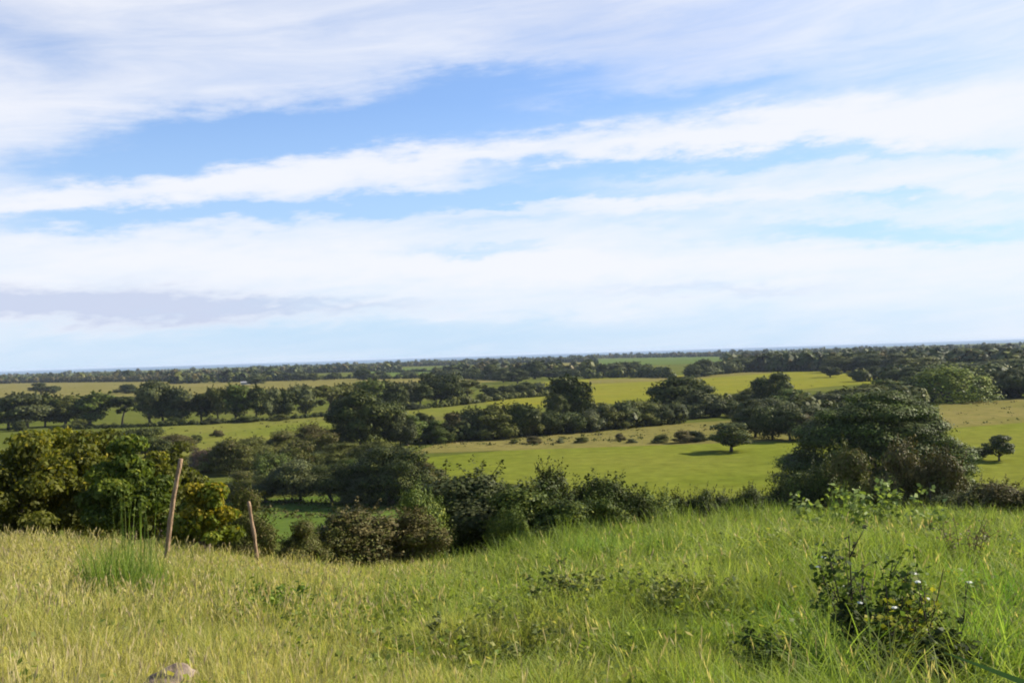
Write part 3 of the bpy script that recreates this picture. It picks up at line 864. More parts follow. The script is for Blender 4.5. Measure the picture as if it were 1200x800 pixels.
def grass():
    rng = np.random.default_rng(21)
    g = Geo()
    for (n, d0, d1, wmul, hm, pw, segs) in ((95000, 4.2, 14, 1.0, 1.0, 0.5, 3), (110000, 13, 44, 2.1, 1.0, 0.75, 2)):
        x, y, px = meadow_points(n, d0, d1, rng, pw)
        z = terrain(x, y)
        n1 = hashnoise(x, y, 2.2) * 0.6 + hashnoise(x + 31, y + 7, 0.7) * 0.4
        n2 = hashnoise(x + 90, y + 40, 1.6)
        # dryness: yellow at the near left and along the left crest, fresh green in the middle band and at right
        dry = 0.50 + 0.9 * (n1 - 0.5)
        dry += np.clip((620 - px) / 900, -0.35, 0.35)
        dry += np.where(y < 10.5, 0.18, 0.0) * np.clip((900 - px) / 300, 0, 1)
        dry -= np.where((y > 10.5) & (y < 30), 0.22, 0.0) * np.clip((px - 280) / 200, 0, 1)
        dry += np.where((y > 17) & (px < 110), 0.35, 0)
        dry -= np.clip((px - 850) / 300, 0, 1) * 0.12
        dry = np.clip(dry + 0.22 * rng.normal(size=n), 0, 1)
        c = np.where(dry[:, None] < 0.5, G_GRN + (G_MID - G_GRN) * (dry[:, None] * 2), G_MID + (G_DRY - G_MID) * (dry[:, None] * 2 - 1))
        c = c * (0.70 + 0.60 * rng.random((n, 1))) * (0.78 + 0.44 * hashnoise(x + 3, y + 3, 0.9))[:, None]
        n4 = hashnoise(x + 13, y + 29, 0.55)
        H = (0.16 + 0.26 * n2 + 0.20 * np.clip((n4 - 0.35) * 2, 0, 1) + 0.10 * rng.random(n)) * hm
        H = H * (1 - 0.62 * np.exp(-(((x - 3.15) / 0.8) ** 2 + ((y - 9.0) / 1.4) ** 2))) * (1 - 0.35 * np.exp(-(((x + 2.6) / 0.5) ** 2 + ((y - 8.1) / 0.8) ** 2)))
        H = H * (0.75 + 0.5 * rng.random(n))
        lean = np.abs(rng.normal(size=n)) * 0.45 + 0.1
        W = (0.0050 + 0.005 * rng.random(n)) * wmul * np.clip(y / d0, 1, 2.2) ** 0.4
        P = np.stack([x, y, z - 0.02], 1)
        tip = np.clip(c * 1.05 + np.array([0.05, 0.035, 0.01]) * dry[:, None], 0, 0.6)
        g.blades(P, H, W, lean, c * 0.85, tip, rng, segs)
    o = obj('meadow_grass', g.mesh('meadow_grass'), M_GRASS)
    kind(o, 'stuff'); tag(o, 'tall yellow green meadow grass covering the slope in the foreground', 'grass')

    # seeding stalks with pale heads
    g = Geo()
    n = 8500
    x, y, px = meadow_points(n, 4.5, 32, rng, 0.35)
    keep = rng.random(n) < np.where(px < 520, 1.0, 0.28) * np.where((y > 10.5) & (px > 420), 0.35, 1.0)
    x, y, px = x[keep], y[keep], px[keep]; n = len(x)
    z = terrain(x, y)
    H = 0.42 + 0.30 * rng.random(n)
    H = H * (1 - 0.6 * np.exp(-(((x - 3.15) / 0.8) ** 2 + ((y - 9.0) / 1.4) ** 2)))
    W = 0.0042 * np.clip(y / 6, 1, 3)
    col = np.repeat(G_DRY[None], n, 0) * (0.75 + 0.4 * rng.random((n, 1)))
    st = rng.bit_generator.state
    lean = 0.10 + 0.28 * np.abs(rng.normal(size=n))
    g.blades(np.stack([x, y, z], 1), H, W, lean, col * 0.9, col, np.random.default_rng(5), 2)
    # heads near the tips: same bend directions as the stalks
    r5 = np.random.default_rng(5); ang = r5.random(n) * 2 * math.pi
    for s in (0.80, 0.88, 0.95, 1.0):
        c = np.stack([x + np.cos(ang) * lean * H * s ** 2, y + np.sin(ang) * lean * H * s ** 2, z + H * (s - 0.35 * lean * s * s)], 1)
        N = unit(rng.normal(size=(n, 3)) * np.array([1, 1, 0.25]))
        up = np.stack([np.cos(ang) * lean * 0.8, np.sin(ang) * lean * 0.8, np.ones(n)], 1)
        U = unit(up); Wd = unit(np.cross(U, N)); l = (0.065 * H)[:, None] * 1.1; w = (0.0042 * np.clip(y / 7, 1, 2.4))[:, None] * (0.7 + 0.7 * rng.random((n, 1)))
        V = np.stack([c - U * l, c + Wd * w, c + U * l, c - Wd * w], 1).reshape(-1, 3)
        cc = np.where(rng.random((n, 1)) < 0.12, np.array([[0.32, 0.24, 0.16]]), G_STR[None]) * (0.65 + 0.45 * rng.random((n, 1)))
        g.add(V, np.arange(n * 4).reshape(n, 4), np.repeat(cc, 4, 0))
    o = obj('seeding_grass', g.mesh('seeding_grass'), M_GRASS)
    kind(o, 'stuff'); tag(o, 'dry straw coloured grass stalks with pale seed heads in the foreground', 'grass')

    # coarse arching blades in tufts over the greener right and middle
    g = Geo()
    nt = 2300
    x, y, px = meadow_points(nt, 5.5, 34, rng, 0.7)
    keep = rng.random(nt) < np.clip((px - 330) / 420, 0.05, 1.0) * np.where((y < 9.5) & (px < 850), 0.25, 1.0)
    keep &= np.hypot(x - 3.15, y - 9.2) > 0.75
    x, y, px = x[keep], y[keep], px[keep]
    m = 34
    X = np.repeat(x, m); Yv = np.repeat(y, m); k = len(X)
    a = rng.random(k) * 6.283; q = 0.16 * rng.random(k) ** 0.7 * np.repeat(0.7 + rng.random(len(x)), m)
    X = X + np.cos(a) * q; Yv = Yv + np.sin(a) * q
    base = np.repeat(0.34 + 0.44 * rng.random(len(x)) + np.where(y > 23, 0.16, 0) * rng.random(len(x)) + np.clip((px - 780) / 250, 0, 1) * 0.14, m)
    tone = np.repeat(0.62 + 0.80 * rng.random(len(x)), m)[:, None]
    mixv = np.repeat(rng.random(len(x)), m)[:, None]
    c = (np.array([0.140, 0.195, 0.034]) * (1 - mixv) + np.array([0.290, 0.310, 0.110]) * mixv) * tone * (0.75 + 0.5 * rng.random((k, 1)))
    Hh = base * (0.5 + 0.5 * rng.random(k))
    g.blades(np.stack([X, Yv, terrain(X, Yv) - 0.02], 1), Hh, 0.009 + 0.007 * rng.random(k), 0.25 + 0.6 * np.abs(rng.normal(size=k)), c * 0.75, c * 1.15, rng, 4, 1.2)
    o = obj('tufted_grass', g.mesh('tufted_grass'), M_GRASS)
    kind(o, 'stuff'); tag(o, 'coarse light green arching tufts of grass across the right of the meadow', 'grass')

    # broad leaved ground cover in the green patches
    g = Geo()
    n = 7500
    x, y, px = meadow_points(n, 5, 31, rng, 0.7)
    pat = hashnoise(x + 5, y + 61, 1.5)
    pr = np.where(px > 850, 0.55, np.where((y > 10) & (px > 330), 0.5, 0.12)) * np.clip((pat - 0.35) * 4, 0, 1)
    keep = rng.random(n) < pr
    x, y = x[keep], y[keep]; n = len(x); z = terrain(x, y)
    for k in range(12):
        h = 0.08 + 0.34 * rng.random(n)
        a = rng.random(n) * 6.283; q = 0.03 + 0.14 * rng.random(n)
        P = np.stack([x + np.cos(a) * q, y + np.sin(a) * q, z + h], 1)
        N = unit(np.stack([np.cos(a) * 0.6, np.sin(a) * 0.6, np.ones(n) * 0.8], 1) + rng.normal(size=(n, 3)) * 0.35)
        s = 0.028 + 0.034 * rng.random(n)
        c = (np.array([0.100, 0.145, 0.030]) + rng.random((n, 1)) * np.array([0.13, 0.11, 0.03])) * (0.7 + 0.5 * rng.random((n, 1)))
        yl = rng.random(n) < 0.06; c[yl] = np.array([0.34, 0.30, 0.10])
        g.leaves(P, N, s * 1.6, s, c, rng)
    o = obj('leafy_weeds', g.mesh('leafy_weeds'), M_GRASS)
    kind(o, 'stuff'); tag(o, 'low broad leaved green weeds growing among the meadow grass', 'weeds')


grass()

# ------------------------------------------------------------------ things of the meadow
def spot(px, D):
    xt, yt, _ = ray(px, 600)
    x = xt / yt * D
    return x, D, tz(x, D)


def fence_post(px, D, lx, top, lean_px, r, label, seed):
    """split-wood post: foot at px, head leaning by lean_px photograph pixels"""
    x, y, z = spot(px, D)
    h = height_at(px, top, D) - z
    rng = np.random.default_rng(seed)
    g = Geo()
    dx = lean_px / F * D
    pts = []; rad = []
    for i in range(15):
        s = i / 14
        pts.append((dx * s + 0.020 * math.sin(s * 5 + seed), 0.02 * math.sin(s * 7), -0.3 + (h + 0.3) * s))
        rad.append(r * (1.08 - 0.28 * s) * (1 + 0.10 * rng.normal()))
    g.tube(pts, rad, (1, 1, 1), 9, 0.30, rng)
    o = obj('fence_post', g.mesh('fence_post'), M_POST, loc=(x, y, z))
    tag(o, label, 'fence post', 'wooden fence posts')


fence_post(185, 26, 0, 538, 29, 0.062, 'taller crooked weathered wooden fence post leaning right before the leafy trees', 1)
fence_post(302, 31, 0, 587, -10, 0.055, 'shorter pale wooden fence post leaning left beside the yellowing bush', 5)


def rock():
    x, y, z = spot(188, 8.3)
    rng = np.random.default_rng(4)
    import bmesh
    bm = bmesh.new(); bmesh.ops.create_icosphere(bm, subdivisions=4, radius=1)
    ph = rng.random((6, 3)) * 6
    for v in bm.verts:
        c = v.co
        d = 1 + 0.16 * math.sin(c.x * 2.1 + 1) * math.sin(c.y * 2.7) + 0.09 * math.sin(c.z * 5 + c.x * 4) + 0.05 * math.sin(c.x * 9 + c.y * 7)
        v.co = Vector((c.x * 0.23 * d, c.y * 0.17 * d, c.z * 0.09 * d))
        if c.z > 0.62:
            v.co.z = min(v.co.z, 0.06 + 0.02 * c.x)
    me = bpy.data.meshes.new('rock'); bm.to_mesh(me); bm.free()
    for p in me.polygons:
        p.use_smooth = True
    o = obj('rock', me, M_ROCK, loc=(x, y, max(z - 0.04, height_at(200, 787, 8.3) - 0.09))); o.rotation_euler = (0.12, -0.42, 0.35)
    tag(o, 'pale flat topped stone half buried in the grass at bottom left', 'rock')


rock()


def leafy_tree(px, D, w, top, pal, pal2, p2, n, leaf, label, seed, low=0.0, nl=26):
    """close tree with leaves large enough to see"""
    rng = np.random.default_rng(seed)
    x, y, z = spot(px, D)
    H = height_at(px, top, D) - z; W = w / F * D
    o = bpy.data.objects.new('leafy_tree', None); COL.objects.link(o); o.location = (x, y, z)
    tag(o, label, 'tree')
    L = [(0, 0, H * 0.46, W * 0.26, W * 0.26, H * 0.30)]
    for k in range(nl):
        a = rng.random() * 6.283; q = rng.random() ** 0.5
        zz = H * (0.20 + 0.66 * (1 - q ** 2.5) * (0.55 + 0.45 * rng.random()))
        r = W * (0.08 + 0.08 * rng.random())
        L.append((math.cos(a) * q * W * 0.44, math.sin(a) * q * W * 0.44, min(zz, H - r * 0.7), r * 1.35, r * 1.35, r * 0.62))
    g = Geo()
    A = np.array([l[3] * l[5] for l in L]); A /= A.sum()
    for l, a in zip(L, A):
        m = int(n * a)
        d = unit(rng.normal(size=(m, 3)) + np.array([0, 0, 0.35]))
        r = 1 - 0.5 * rng.random(m) ** 1.3
        rad = np.array(l[3:6]); P = np.array(l[:3]) + d * rad * r[:, None]
        N = unit(d * 0.6 + rng.normal(size=(m, 3)) * 0.6 + np.array([0, 0, 0.5]))
        c = pick(pal, m, rng) * (0.75 + 0.5 * rng.random())
        kk = rng.random(m) < p2 * np.clip((P[:, 2] / H - 0.25) * 2.0, 0, 1.2) * (0.1 + 2.2 * rng.random() ** 2)  # more second-palette leaves towards the top, putting sunlit tops into the colour
        c[kk] = pick(pal2, int(kk.sum()), rng)
        s = leaf * (0.6 + 0.7 * rng.random(m))
        g.leaves(P, N, s * 1.7, s, c, rng, fold=0.15)
    zz = np.percentile(np.concatenate(g.V)[:, 2], 98.8)
    g.V = [v * np.array([1, 1, H / zz]) for v in g.V]
    obj('crown', g.mesh('leafy_crown'), M_NEAR, o)
    t = Geo()
    for k in range(4):
        a = rng.random() * 6.283; e = L[1 + int(rng.integers(nl))]
        t.tube([(0.1 * math.cos(a), 0.1 * math.sin(a), -0.3), (e[0] * 0.3, e[1] * 0.3, H * 0.28), (e[0] * 0.7, e[1] * 0.7, e[2] * 0.8), e[:3]], [0.09, 0.07, 0.045, 0.015], (0.7, 0.7, 0.7), 7, 0.1)
    obj('trunk', t.mesh('leafy_trunk', True), M_BARK, o)


leafy_tree(22, 37, 150, 511, 'olive', 'yellow', 0.35, 11250, 0.104, 'large dark leafy tree with top coloured sunlit yellow at the left edge of the photo', 31)
leafy_tree(92, 39, 140, 514, 'olive', 'yellow', 0.45, 11250, 0.104, 'leafy tree with top coloured sunlit yellow, second from the left edge behind the tall grass clump', 32)
leafy_tree(150, 35, 110, 516, 'green', 'lime', 0.7, 9750, 0.104, 'bright green broad leaved tree behind the taller fence post', 33)
leafy_tree(188, 40, 70, 531, 'olive', 'yellow', 0.4, 5250, 0.096, 'thin olive leafy tree just left of the taller fence post', 34)
leafy_tree(243, 32, 86, 567, 'lime', 'gold', 1.2, 7500, 0.088, 'golden yellow leafy shrub between the two fence posts', 35)
leafy_tree(58, 42, 130, 508, 'olive', 'yellow', 0.55, 8250, 0.112, 'yellow topped leafy tree behind the gap between the two trees at the left edge', 37)
leafy_tree(122, 43, 120, 510, 'olive', 'yellow', 0.5, 7500, 0.112, 'olive leafy tree behind the tall cane stalks at left', 38)
leafy_tree(205, 46, 80, 523, 'olive', 'lime', 0.4, 5250, 0.104, 'pale olive leafy tree right behind the head of the taller fence post', 39)
leafy_tree(-60, 38, 120, 516, 'olive', 'yellow', 0.3, 6750, 0.104, 'dark leafy tree cut by the left edge of the photo', 36)
on_hill(285, 36, 56, 575, 'finebush_olive', 'soft olive bush right of the golden shrub behind the shorter post')


def clump(px, D, n, h, spread, w, lean, ca, cb, label, name, seed, segs=5, arch=1.0, group=None):
    rng = np.random.default_rng(seed)
    x, y, z = spot(px, D)
    a = rng.random(n) * 6.283; q = rng.random(n) ** 0.7 * spread
    lx, ly = np.cos(a) * q, np.sin(a) * q
    P = np.stack([lx, ly, terrain(x + lx, y + ly) - z - 0.03], 1)
    H = h * (0.45 + 0.55 * rng.random(n)); W = w * (0.6 + 0.8 * rng.random(n))
    ln = lean * (0.2 + np.abs(rng.normal(size=n)))
    k = rng.random((n, 1)); c = (np.array(ca) * (1 - k) + np.array(cb) * k) * (0.75 + 0.5 * rng.random((n, 1)))
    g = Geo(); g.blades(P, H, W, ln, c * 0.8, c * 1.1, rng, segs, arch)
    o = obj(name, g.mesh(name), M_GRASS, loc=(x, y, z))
    tag(o, label, 'grass', group)
    return o, x, y, z


GA, GB = (0.11, 0.17, 0.03), (0.18, 0.235, 0.06)
clump(143, 19.5, 620, 1.30, 0.80, 0.016, 0.32, GA, GB, 'tall fresh green grass clump left of the taller fence post', 'grass_clump', 41)
o, x, y, z = clump(150, 21, 26, 2.35, 0.5, 0.020, 0.10, (0.10, 0.16, 0.03), (0.16, 0.2, 0.05), 'thin tall green cane stalks rising out of the green grass clump', 'cane_stalks', 42)
clump(168, 20, 160, 0.9, 0.35, 0.014, 0.3, GA, GB, 'small bright green grass clump at the foot of the taller fence post', 'grass_clump', 43)
clump(975, 8.9, 170, 0.9, 0.36, 0.015, 0.85, (0.13, 0.22, 0.03), (0.25, 0.31, 0.08), 'arching bright green grass clump in front of the dark twiggy shrub', 'arching_grass', 44, 6)
clump(925, 11.0, 110, 0.85, 0.35, 0.011, 0.8, (0.07, 0.15, 0.02), (0.14, 0.23, 0.05), 'arching dark green grass clump left of the twiggy shrub', 'arching_grass', 45, 6)
clump(1155, 9.0, 210, 1.0, 0.50, 0.015, 0.6, (0.12, 0.21, 0.03), (0.24, 0.30, 0.08), 'arching lime green grass clump right of the dark twiggy shrub', 'arching_grass', 46, 6)
clump(1050, 7.9, 80, 0.62, 0.35, 0.010, 0.9, (0.08, 0.17, 0.02), (0.2, 0.24, 0.07), 'arching grass clump low at the bottom right before the shrub', 'arching_grass', 47, 6)
clump(1190, 13.5, 220, 0.95, 0.9, 0.013, 0.45, (0.09, 0.2, 0.02), (0.15, 0.26, 0.04), 'lush green grass clump at the right edge of the photo', 'grass_clump', 48)
clump(690, 24, 260, 0.95, 0.8, 0.014, 0.4, (0.10, 0.19, 0.03), (0.17, 0.25, 0.06), 'light green grass clump near the crest under the low mid green bush', 'grass_clump', 49)
clump(760, 23, 260, 0.85, 0.9, 0.014, 0.4, (0.10, 0.2, 0.03), (0.2, 0.27, 0.07), 'light green grass clump near the middle of the crest', 'grass_clump', 50)
clump(985, 25, 26, 1.7, 0.5, 0.018, 0.12, (0.10, 0.17, 0.03), (0.15, 0.2, 0.05), 'tall thin green stalks standing before the great spreading tree', 'cane_stalks', 51)


CC = [(470, 30, 0.55), (530, 31, 0.75), (565, 29, 0.6), (600, 31, 0.8), (642, 28, 0.7), (668, 31, 0.85), (722, 30, 0.7), (790, 31, 0.75), (825, 28, 0.7), (862, 31, 0.8), (905, 30, 0.8), (935, 28, 0.65), (1110, 29, 0.7), (1165, 30, 0.75), (1190, 27, 0.7)]
for i, (px, D, h) in enumerate(CC):
    clump(px, D, 260, h * 1.3, 0.75, 0.020, 0.4, (0.10, 0.155, 0.03), (0.19, 0.225, 0.06), 'light green grass clump, %s from the left along the brow of the meadow' % ORD[i], 'grass_clump', 200 + i, group='grass clumps along the brow of the meadow')


def stem_plant(px, D, h, leaves, leaf, ca, cb, label, name, cat, seed, stems=6, spread=0.25, bare=0.25, lean=0.3, stemcol=(0.5, 0.6, 0.3), mat=None, flower=0, group=None, sink=0.03):
    """stems as one part, leaves as another, flowers each its own"""
    rng = np.random.default_rng(seed)
    x, y, z = spot(px, D)
    o = bpy.data.objects.new(name, None); COL.objects.link(o); o.location = (x, y, z)
    tag(o, label, cat, group)
    st = Geo(); lf = Geo(); tips = []
    for k in range(stems):
        a = rng.random() * 6.283; q = spread * rng.random() ** 0.5
        b = np.array([math.cos(a) * q * 0.4, math.sin(a) * q * 0.4, -sink])
        hh = h * (0.6 + 0.4 * rng.random())
        e = np.array([math.cos(a) * (q + lean * hh * rng.random()), math.sin(a) * (q + lean * hh * rng.random()), hh])
        m = (b + e) / 2 + rng.normal(size=3) * 0.05 * h
        r = 0.009 * max(h, 0.6)
        tt = np.linspace(0, 1, 7)[:, None]
        pts = (1 - tt) ** 2 * b + 2 * tt * (1 - tt) * m + tt ** 2 * e
        st.tube(pts, np.linspace(r, r * 0.35, 7), stemcol, 5, 0.1, rng)
        tips.append(e)
        # side twigs
        ends = [pts]
        for s in range(3):
            i = int(rng.integers(2, 6)); d = unit(rng.normal(size=3) + np.array([0, 0, 0.7])) * h * (0.14 + 0.14 * rng.random())
            tw = np.stack([pts[i], pts[i] + d * 0.55 + np.array([0, 0, 0.01]), pts[i] + d])
            st.tube(tw, [r * 0.5, r * 0.4, r * 0.2], stemcol, 4, 0.1, rng)
            ends.append(tw)
        nl = leaves // stems
        src = np.concatenate([e_ if e_ is not pts else pts[int(7 * bare):] for e_ in ends])
        idx = rng.integers(0, len(src), nl)
        a2 = rng.random(nl) * 6.283
        off = np.stack([np.cos(a2), np.sin(a2), rng.normal(size=nl) * 0.4 + 0.1], 1)
        P = src[idx] + off * leaf * 0.9 * (0.4 + rng.random((nl, 1))) + rng.normal(size=(nl, 3)) * 0.03 * h
        P[:, 2] = np.maximum(P[:, 2], 0.03)
        N = unit(off * 0.5 + rng.normal(size=(nl, 3)) * 0.45 + np.array([0, 0, 0.8]))
        kk = rng.random((nl, 1)); c = (np.array(ca) * (1 - kk) + np.array(cb) * kk) * (0.7 + 0.6 * rng.random((nl, 1)))
        s = leaf * (0.6 + 0.7 * rng.random(nl))
        lf.leaves(P, N, s * 1.6, s, c, rng, fold=0.12)
    
    obj('stems', st.mesh(name + '_stems', True), mat or M_NEAR, o)
    obj('leaves', lf.mesh(name + '_leaves'), M_NEAR, o)
    for k in range(flower):
        g = Geo(); e = tips[k % len(tips)] + rng.normal(size=3) * 0.04 * h
        a = np.arange(5) * 1.2566
        P = e + np.stack([np.cos(a) * 0.014, np.sin(a) * 0.014, np.zeros(5)], 1)
        g.leaves(P, unit(np.stack([np.cos(a) * 0.4, np.sin(a) * 0.4 - 0.4, np.ones(5)], 1)), 0.034, 0.024, (0.8, 0.8, 0.76), rng)
        obj('flower', g.mesh('flower'), M_NEAR, o)
    return o


M_TWIG = noise_mat('dark_twig', [(0.035, 0.025, 0.02), (0.08, 0.06, 0.045)], 20)
# dark twiggy shrub at lower right
stem_plant(1022, 9.5, 1.02, 2000, 0.040, (0.030, 0.055, 0.014), (0.10, 0.14, 0.03), 'dark twiggy shrub with green leaves and white flowers at lower right', 'twiggy_shrub', 'shrub', 61, stems=15, spread=0.42, bare=0.1, lean=0.28, stemcol=(1, 1, 1), mat=M_TWIG, flower=5)
stem_plant(1052, 9.2, 0.98, 330, 0.040, (0.28, 0.25, 0.03), (0.16, 0.2, 0.03), 'yellow leaved twigs growing out of the top of the dark shrub', 'yellow_twigs', 'shrub', 62, stems=6, spread=0.22, bare=0.6, lean=0.25, stemcol=(1, 1, 1), mat=M_TWIG)
stem_plant(1104, 9.2, 0.90, 60, 0.036, (0.10, 0.17, 0.03), (0.16, 0.22, 0.04), 'thin bare branched twig with few leaves and white flowers right of the dark shrub', 'bare_twig', 'shrub', 63, stems=4, spread=0.25, bare=0.5, lean=0.5, stemcol=(1, 1, 1), mat=M_TWIG, flower=4)
stem_plant(1066, 8.8, 0.62, 2600, 0.038, (0.022, 0.036, 0.011), (0.07, 0.085, 0.026), 'low leafy shrub darkened for shade at the foot of the bare branched twig', 'low_shrub', 'shrub', 64, stems=10, spread=0.5, bare=0.0, lean=0.5, stemcol=(1, 1, 1), mat=M_TWIG)  # leaf colour darkened to paint the shadow under the twiggy shrub
stem_plant(890, 9.4, 0.48, 800, 0.036, (0.028, 0.05, 0.014), (0.10, 0.13, 0.03), 'low dark shrub half hidden behind arching grass, left of the twiggy shrub', 'low_shrub', 'shrub', 65, stems=9, spread=0.3, bare=0.0, lean=0.4, stemcol=(1, 1, 1), mat=M_TWIG)
stem_plant(1000, 9.6, 1.22, 70, 0.032, (0.05, 0.05, 0.025), (0.12, 0.13, 0.05), 'thin upright dark stem with leaves on top rising left of the dark shrub', 'upright_weed', 'plant', 66, stems=2, spread=0.05, bare=0.75, lean=0.08, stemcol=(1, 1, 1), mat=M_TWIG)
# broad leaved weeds before the great tree
for i, (px, D, h) in enumerate([(955, 26, 1.25), (1005, 25, 1.15), (1030, 27, 1.5), (1060, 26, 1.35), (985, 28, 1.3), (1085, 24, 0.9)]):
    stem_plant(px, D, h, 130, 0.10, (0.14, 0.19, 0.045), (0.24, 0.29, 0.10), 'pale green broad leaved weed, %s from the left before the great spreading tree' % ORD[[0, 2, 3, 4, 1, 5][i]], 'broad_leaved_weed', 'plant', 70 + i, stems=5, spread=0.35, bare=0.2, lean=0.25, stemcol=(0.14, 0.2, 0.06), group='broad leaved weeds before the great tree')
stem_plant(1128, 18, 0.95, 220, 0.035, (0.11, 0.085, 0.055), (0.19, 0.15, 0.09), 'dried brown weed with thin stems standing in the grass at right', 'dried_weed', 'plant', 80, stems=9, spread=0.3, bare=0.3, lean=0.3, stemcol=(1, 1, 1), mat=M_TWIG)
stem_plant(298, 17.5, 0.55, 300, 0.06, (0.12, 0.18, 0.03), (0.20, 0.25, 0.05), 'low bright green leafy plant in the grass below the shorter fence post', 'leafy_plant', 'plant', 81, stems=12, spread=0.5, bare=0, lean=0.4, stemcol=(0.12, 0.2, 0.05))
stem_plant(325, 18.5, 0.6, 300, 0.06, (0.07, 0.12, 0.022), (0.12, 0.17, 0.03), 'low dark green leafy plant right of the bright one below the shorter post', 'leafy_plant', 'plant', 82, stems=12, spread=0.6, bare=0, lean=0.4, stemcol=(0.1, 0.18, 0.05))
for i, (px, D) in enumerate([(650, 14.0), (672, 14.4), (770, 13.2), (800, 13.0), (835, 13.2), (560, 13.0), (600, 12.0)]):
    stem_plant(px, D, 0.50, 420, 0.045, (0.045, 0.075, 0.02), (0.26, 0.26, 0.085), 'low mottled weed patch, %s from the left along the little bank in the middle' % ORD[[2, 3, 4, 5, 6, 0, 1][i]], 'weed_patch', 'plant', 90 + i, stems=12, spread=0.55, bare=0, lean=0.5, stemcol=(0.12, 0.14, 0.05), group='weed patches along the little bank')


def blade_leaf():
    g = Geo()
    A = np.array([ray(1108, 766)]) ; 
    d0 = ray(1106, 764); d1 = ray(1160, 783); d2 = ray(1216, 806)
    p0 = np.array(d0) * 7.0; p1 = np.array(d1) * 5.6; p2 = np.array(d2) * 4.6
    pts = []
    for s in np.linspace(0, 1, 12):
        pts.append((1 - s) ** 2 * p0 + 2 * s * (1 - s) * p1 + s * s * p2)
    pts = np.array(pts) + np.array([0, 0, EYE])
    # carry on down to the ground beyond the edge of the photograph
    e = pts[-1] + np.array([0.25, -0.25, -0.30]); f = e + np.array([0.15, -0.1, -0.6])
    f[2] = tz(f[0], f[1]) - 0.02
    pts = np.vstack([pts, e, f])
    w = np.concatenate([np.linspace(0.004, 0.017, 12), [0.017, 0.014]])
    V = []; side = unit(np.array([0.2, 0.5, 0.85]))
    for p, ww in zip(pts, w):
        V += [p + side * ww, p + np.array([0, -0.004, -0.004]), p - side * ww]
    Q = []
    for i in range(len(pts) - 1):
        for k in range(2):
            a = i * 3 + k
            Q.append((a, a + 1, a + 4, a + 3))
    g.add(V, Q, (0.022, 0.05, 0.026))
    base = pts[-1]
    m = g.mesh('leaf_blade')
    o = obj('leaf_blade', m, M_GRASS)
    tag(o, 'long dark green leaf blade slanting in from the bottom right corner', 'leaf')


blade_leaf()

def haze():
    m, nt, N, L = mat_new('air')
    out = N.new('ShaderNodeOutputMaterial'); v = N.new('ShaderNodeVolumePrincipled')
    v.inputs['Color'].default_value = (0.62, 0.74, 0.92, 1); v.inputs['Density'].default_value = 3.8e-5
    L.new(v.outputs[0], out.inputs['Volume'])
    x0, x1, y0, y1, z0, z1 = -30000, 30000, -8000, 30000, -3, 34
    V = [(x, y, z) for z in (z0, z1) for y in (y0, y1) for x in (x0, x1)]
    Q = [(0, 2, 3, 1), (4, 5, 7, 6), (0, 1, 5, 4), (2, 6, 7, 3), (0, 4, 6, 2), (1, 3, 7, 5)]
    o = obj('haze', make_mesh('haze', V, Q), m)
    kind(o, 'stuff')


haze()

# ------------------------------------------------------------------ sky, sun, camera
SUN_EL, SUN_AZ = 33.0, 70.0       # azimuth clockwise from the view direction


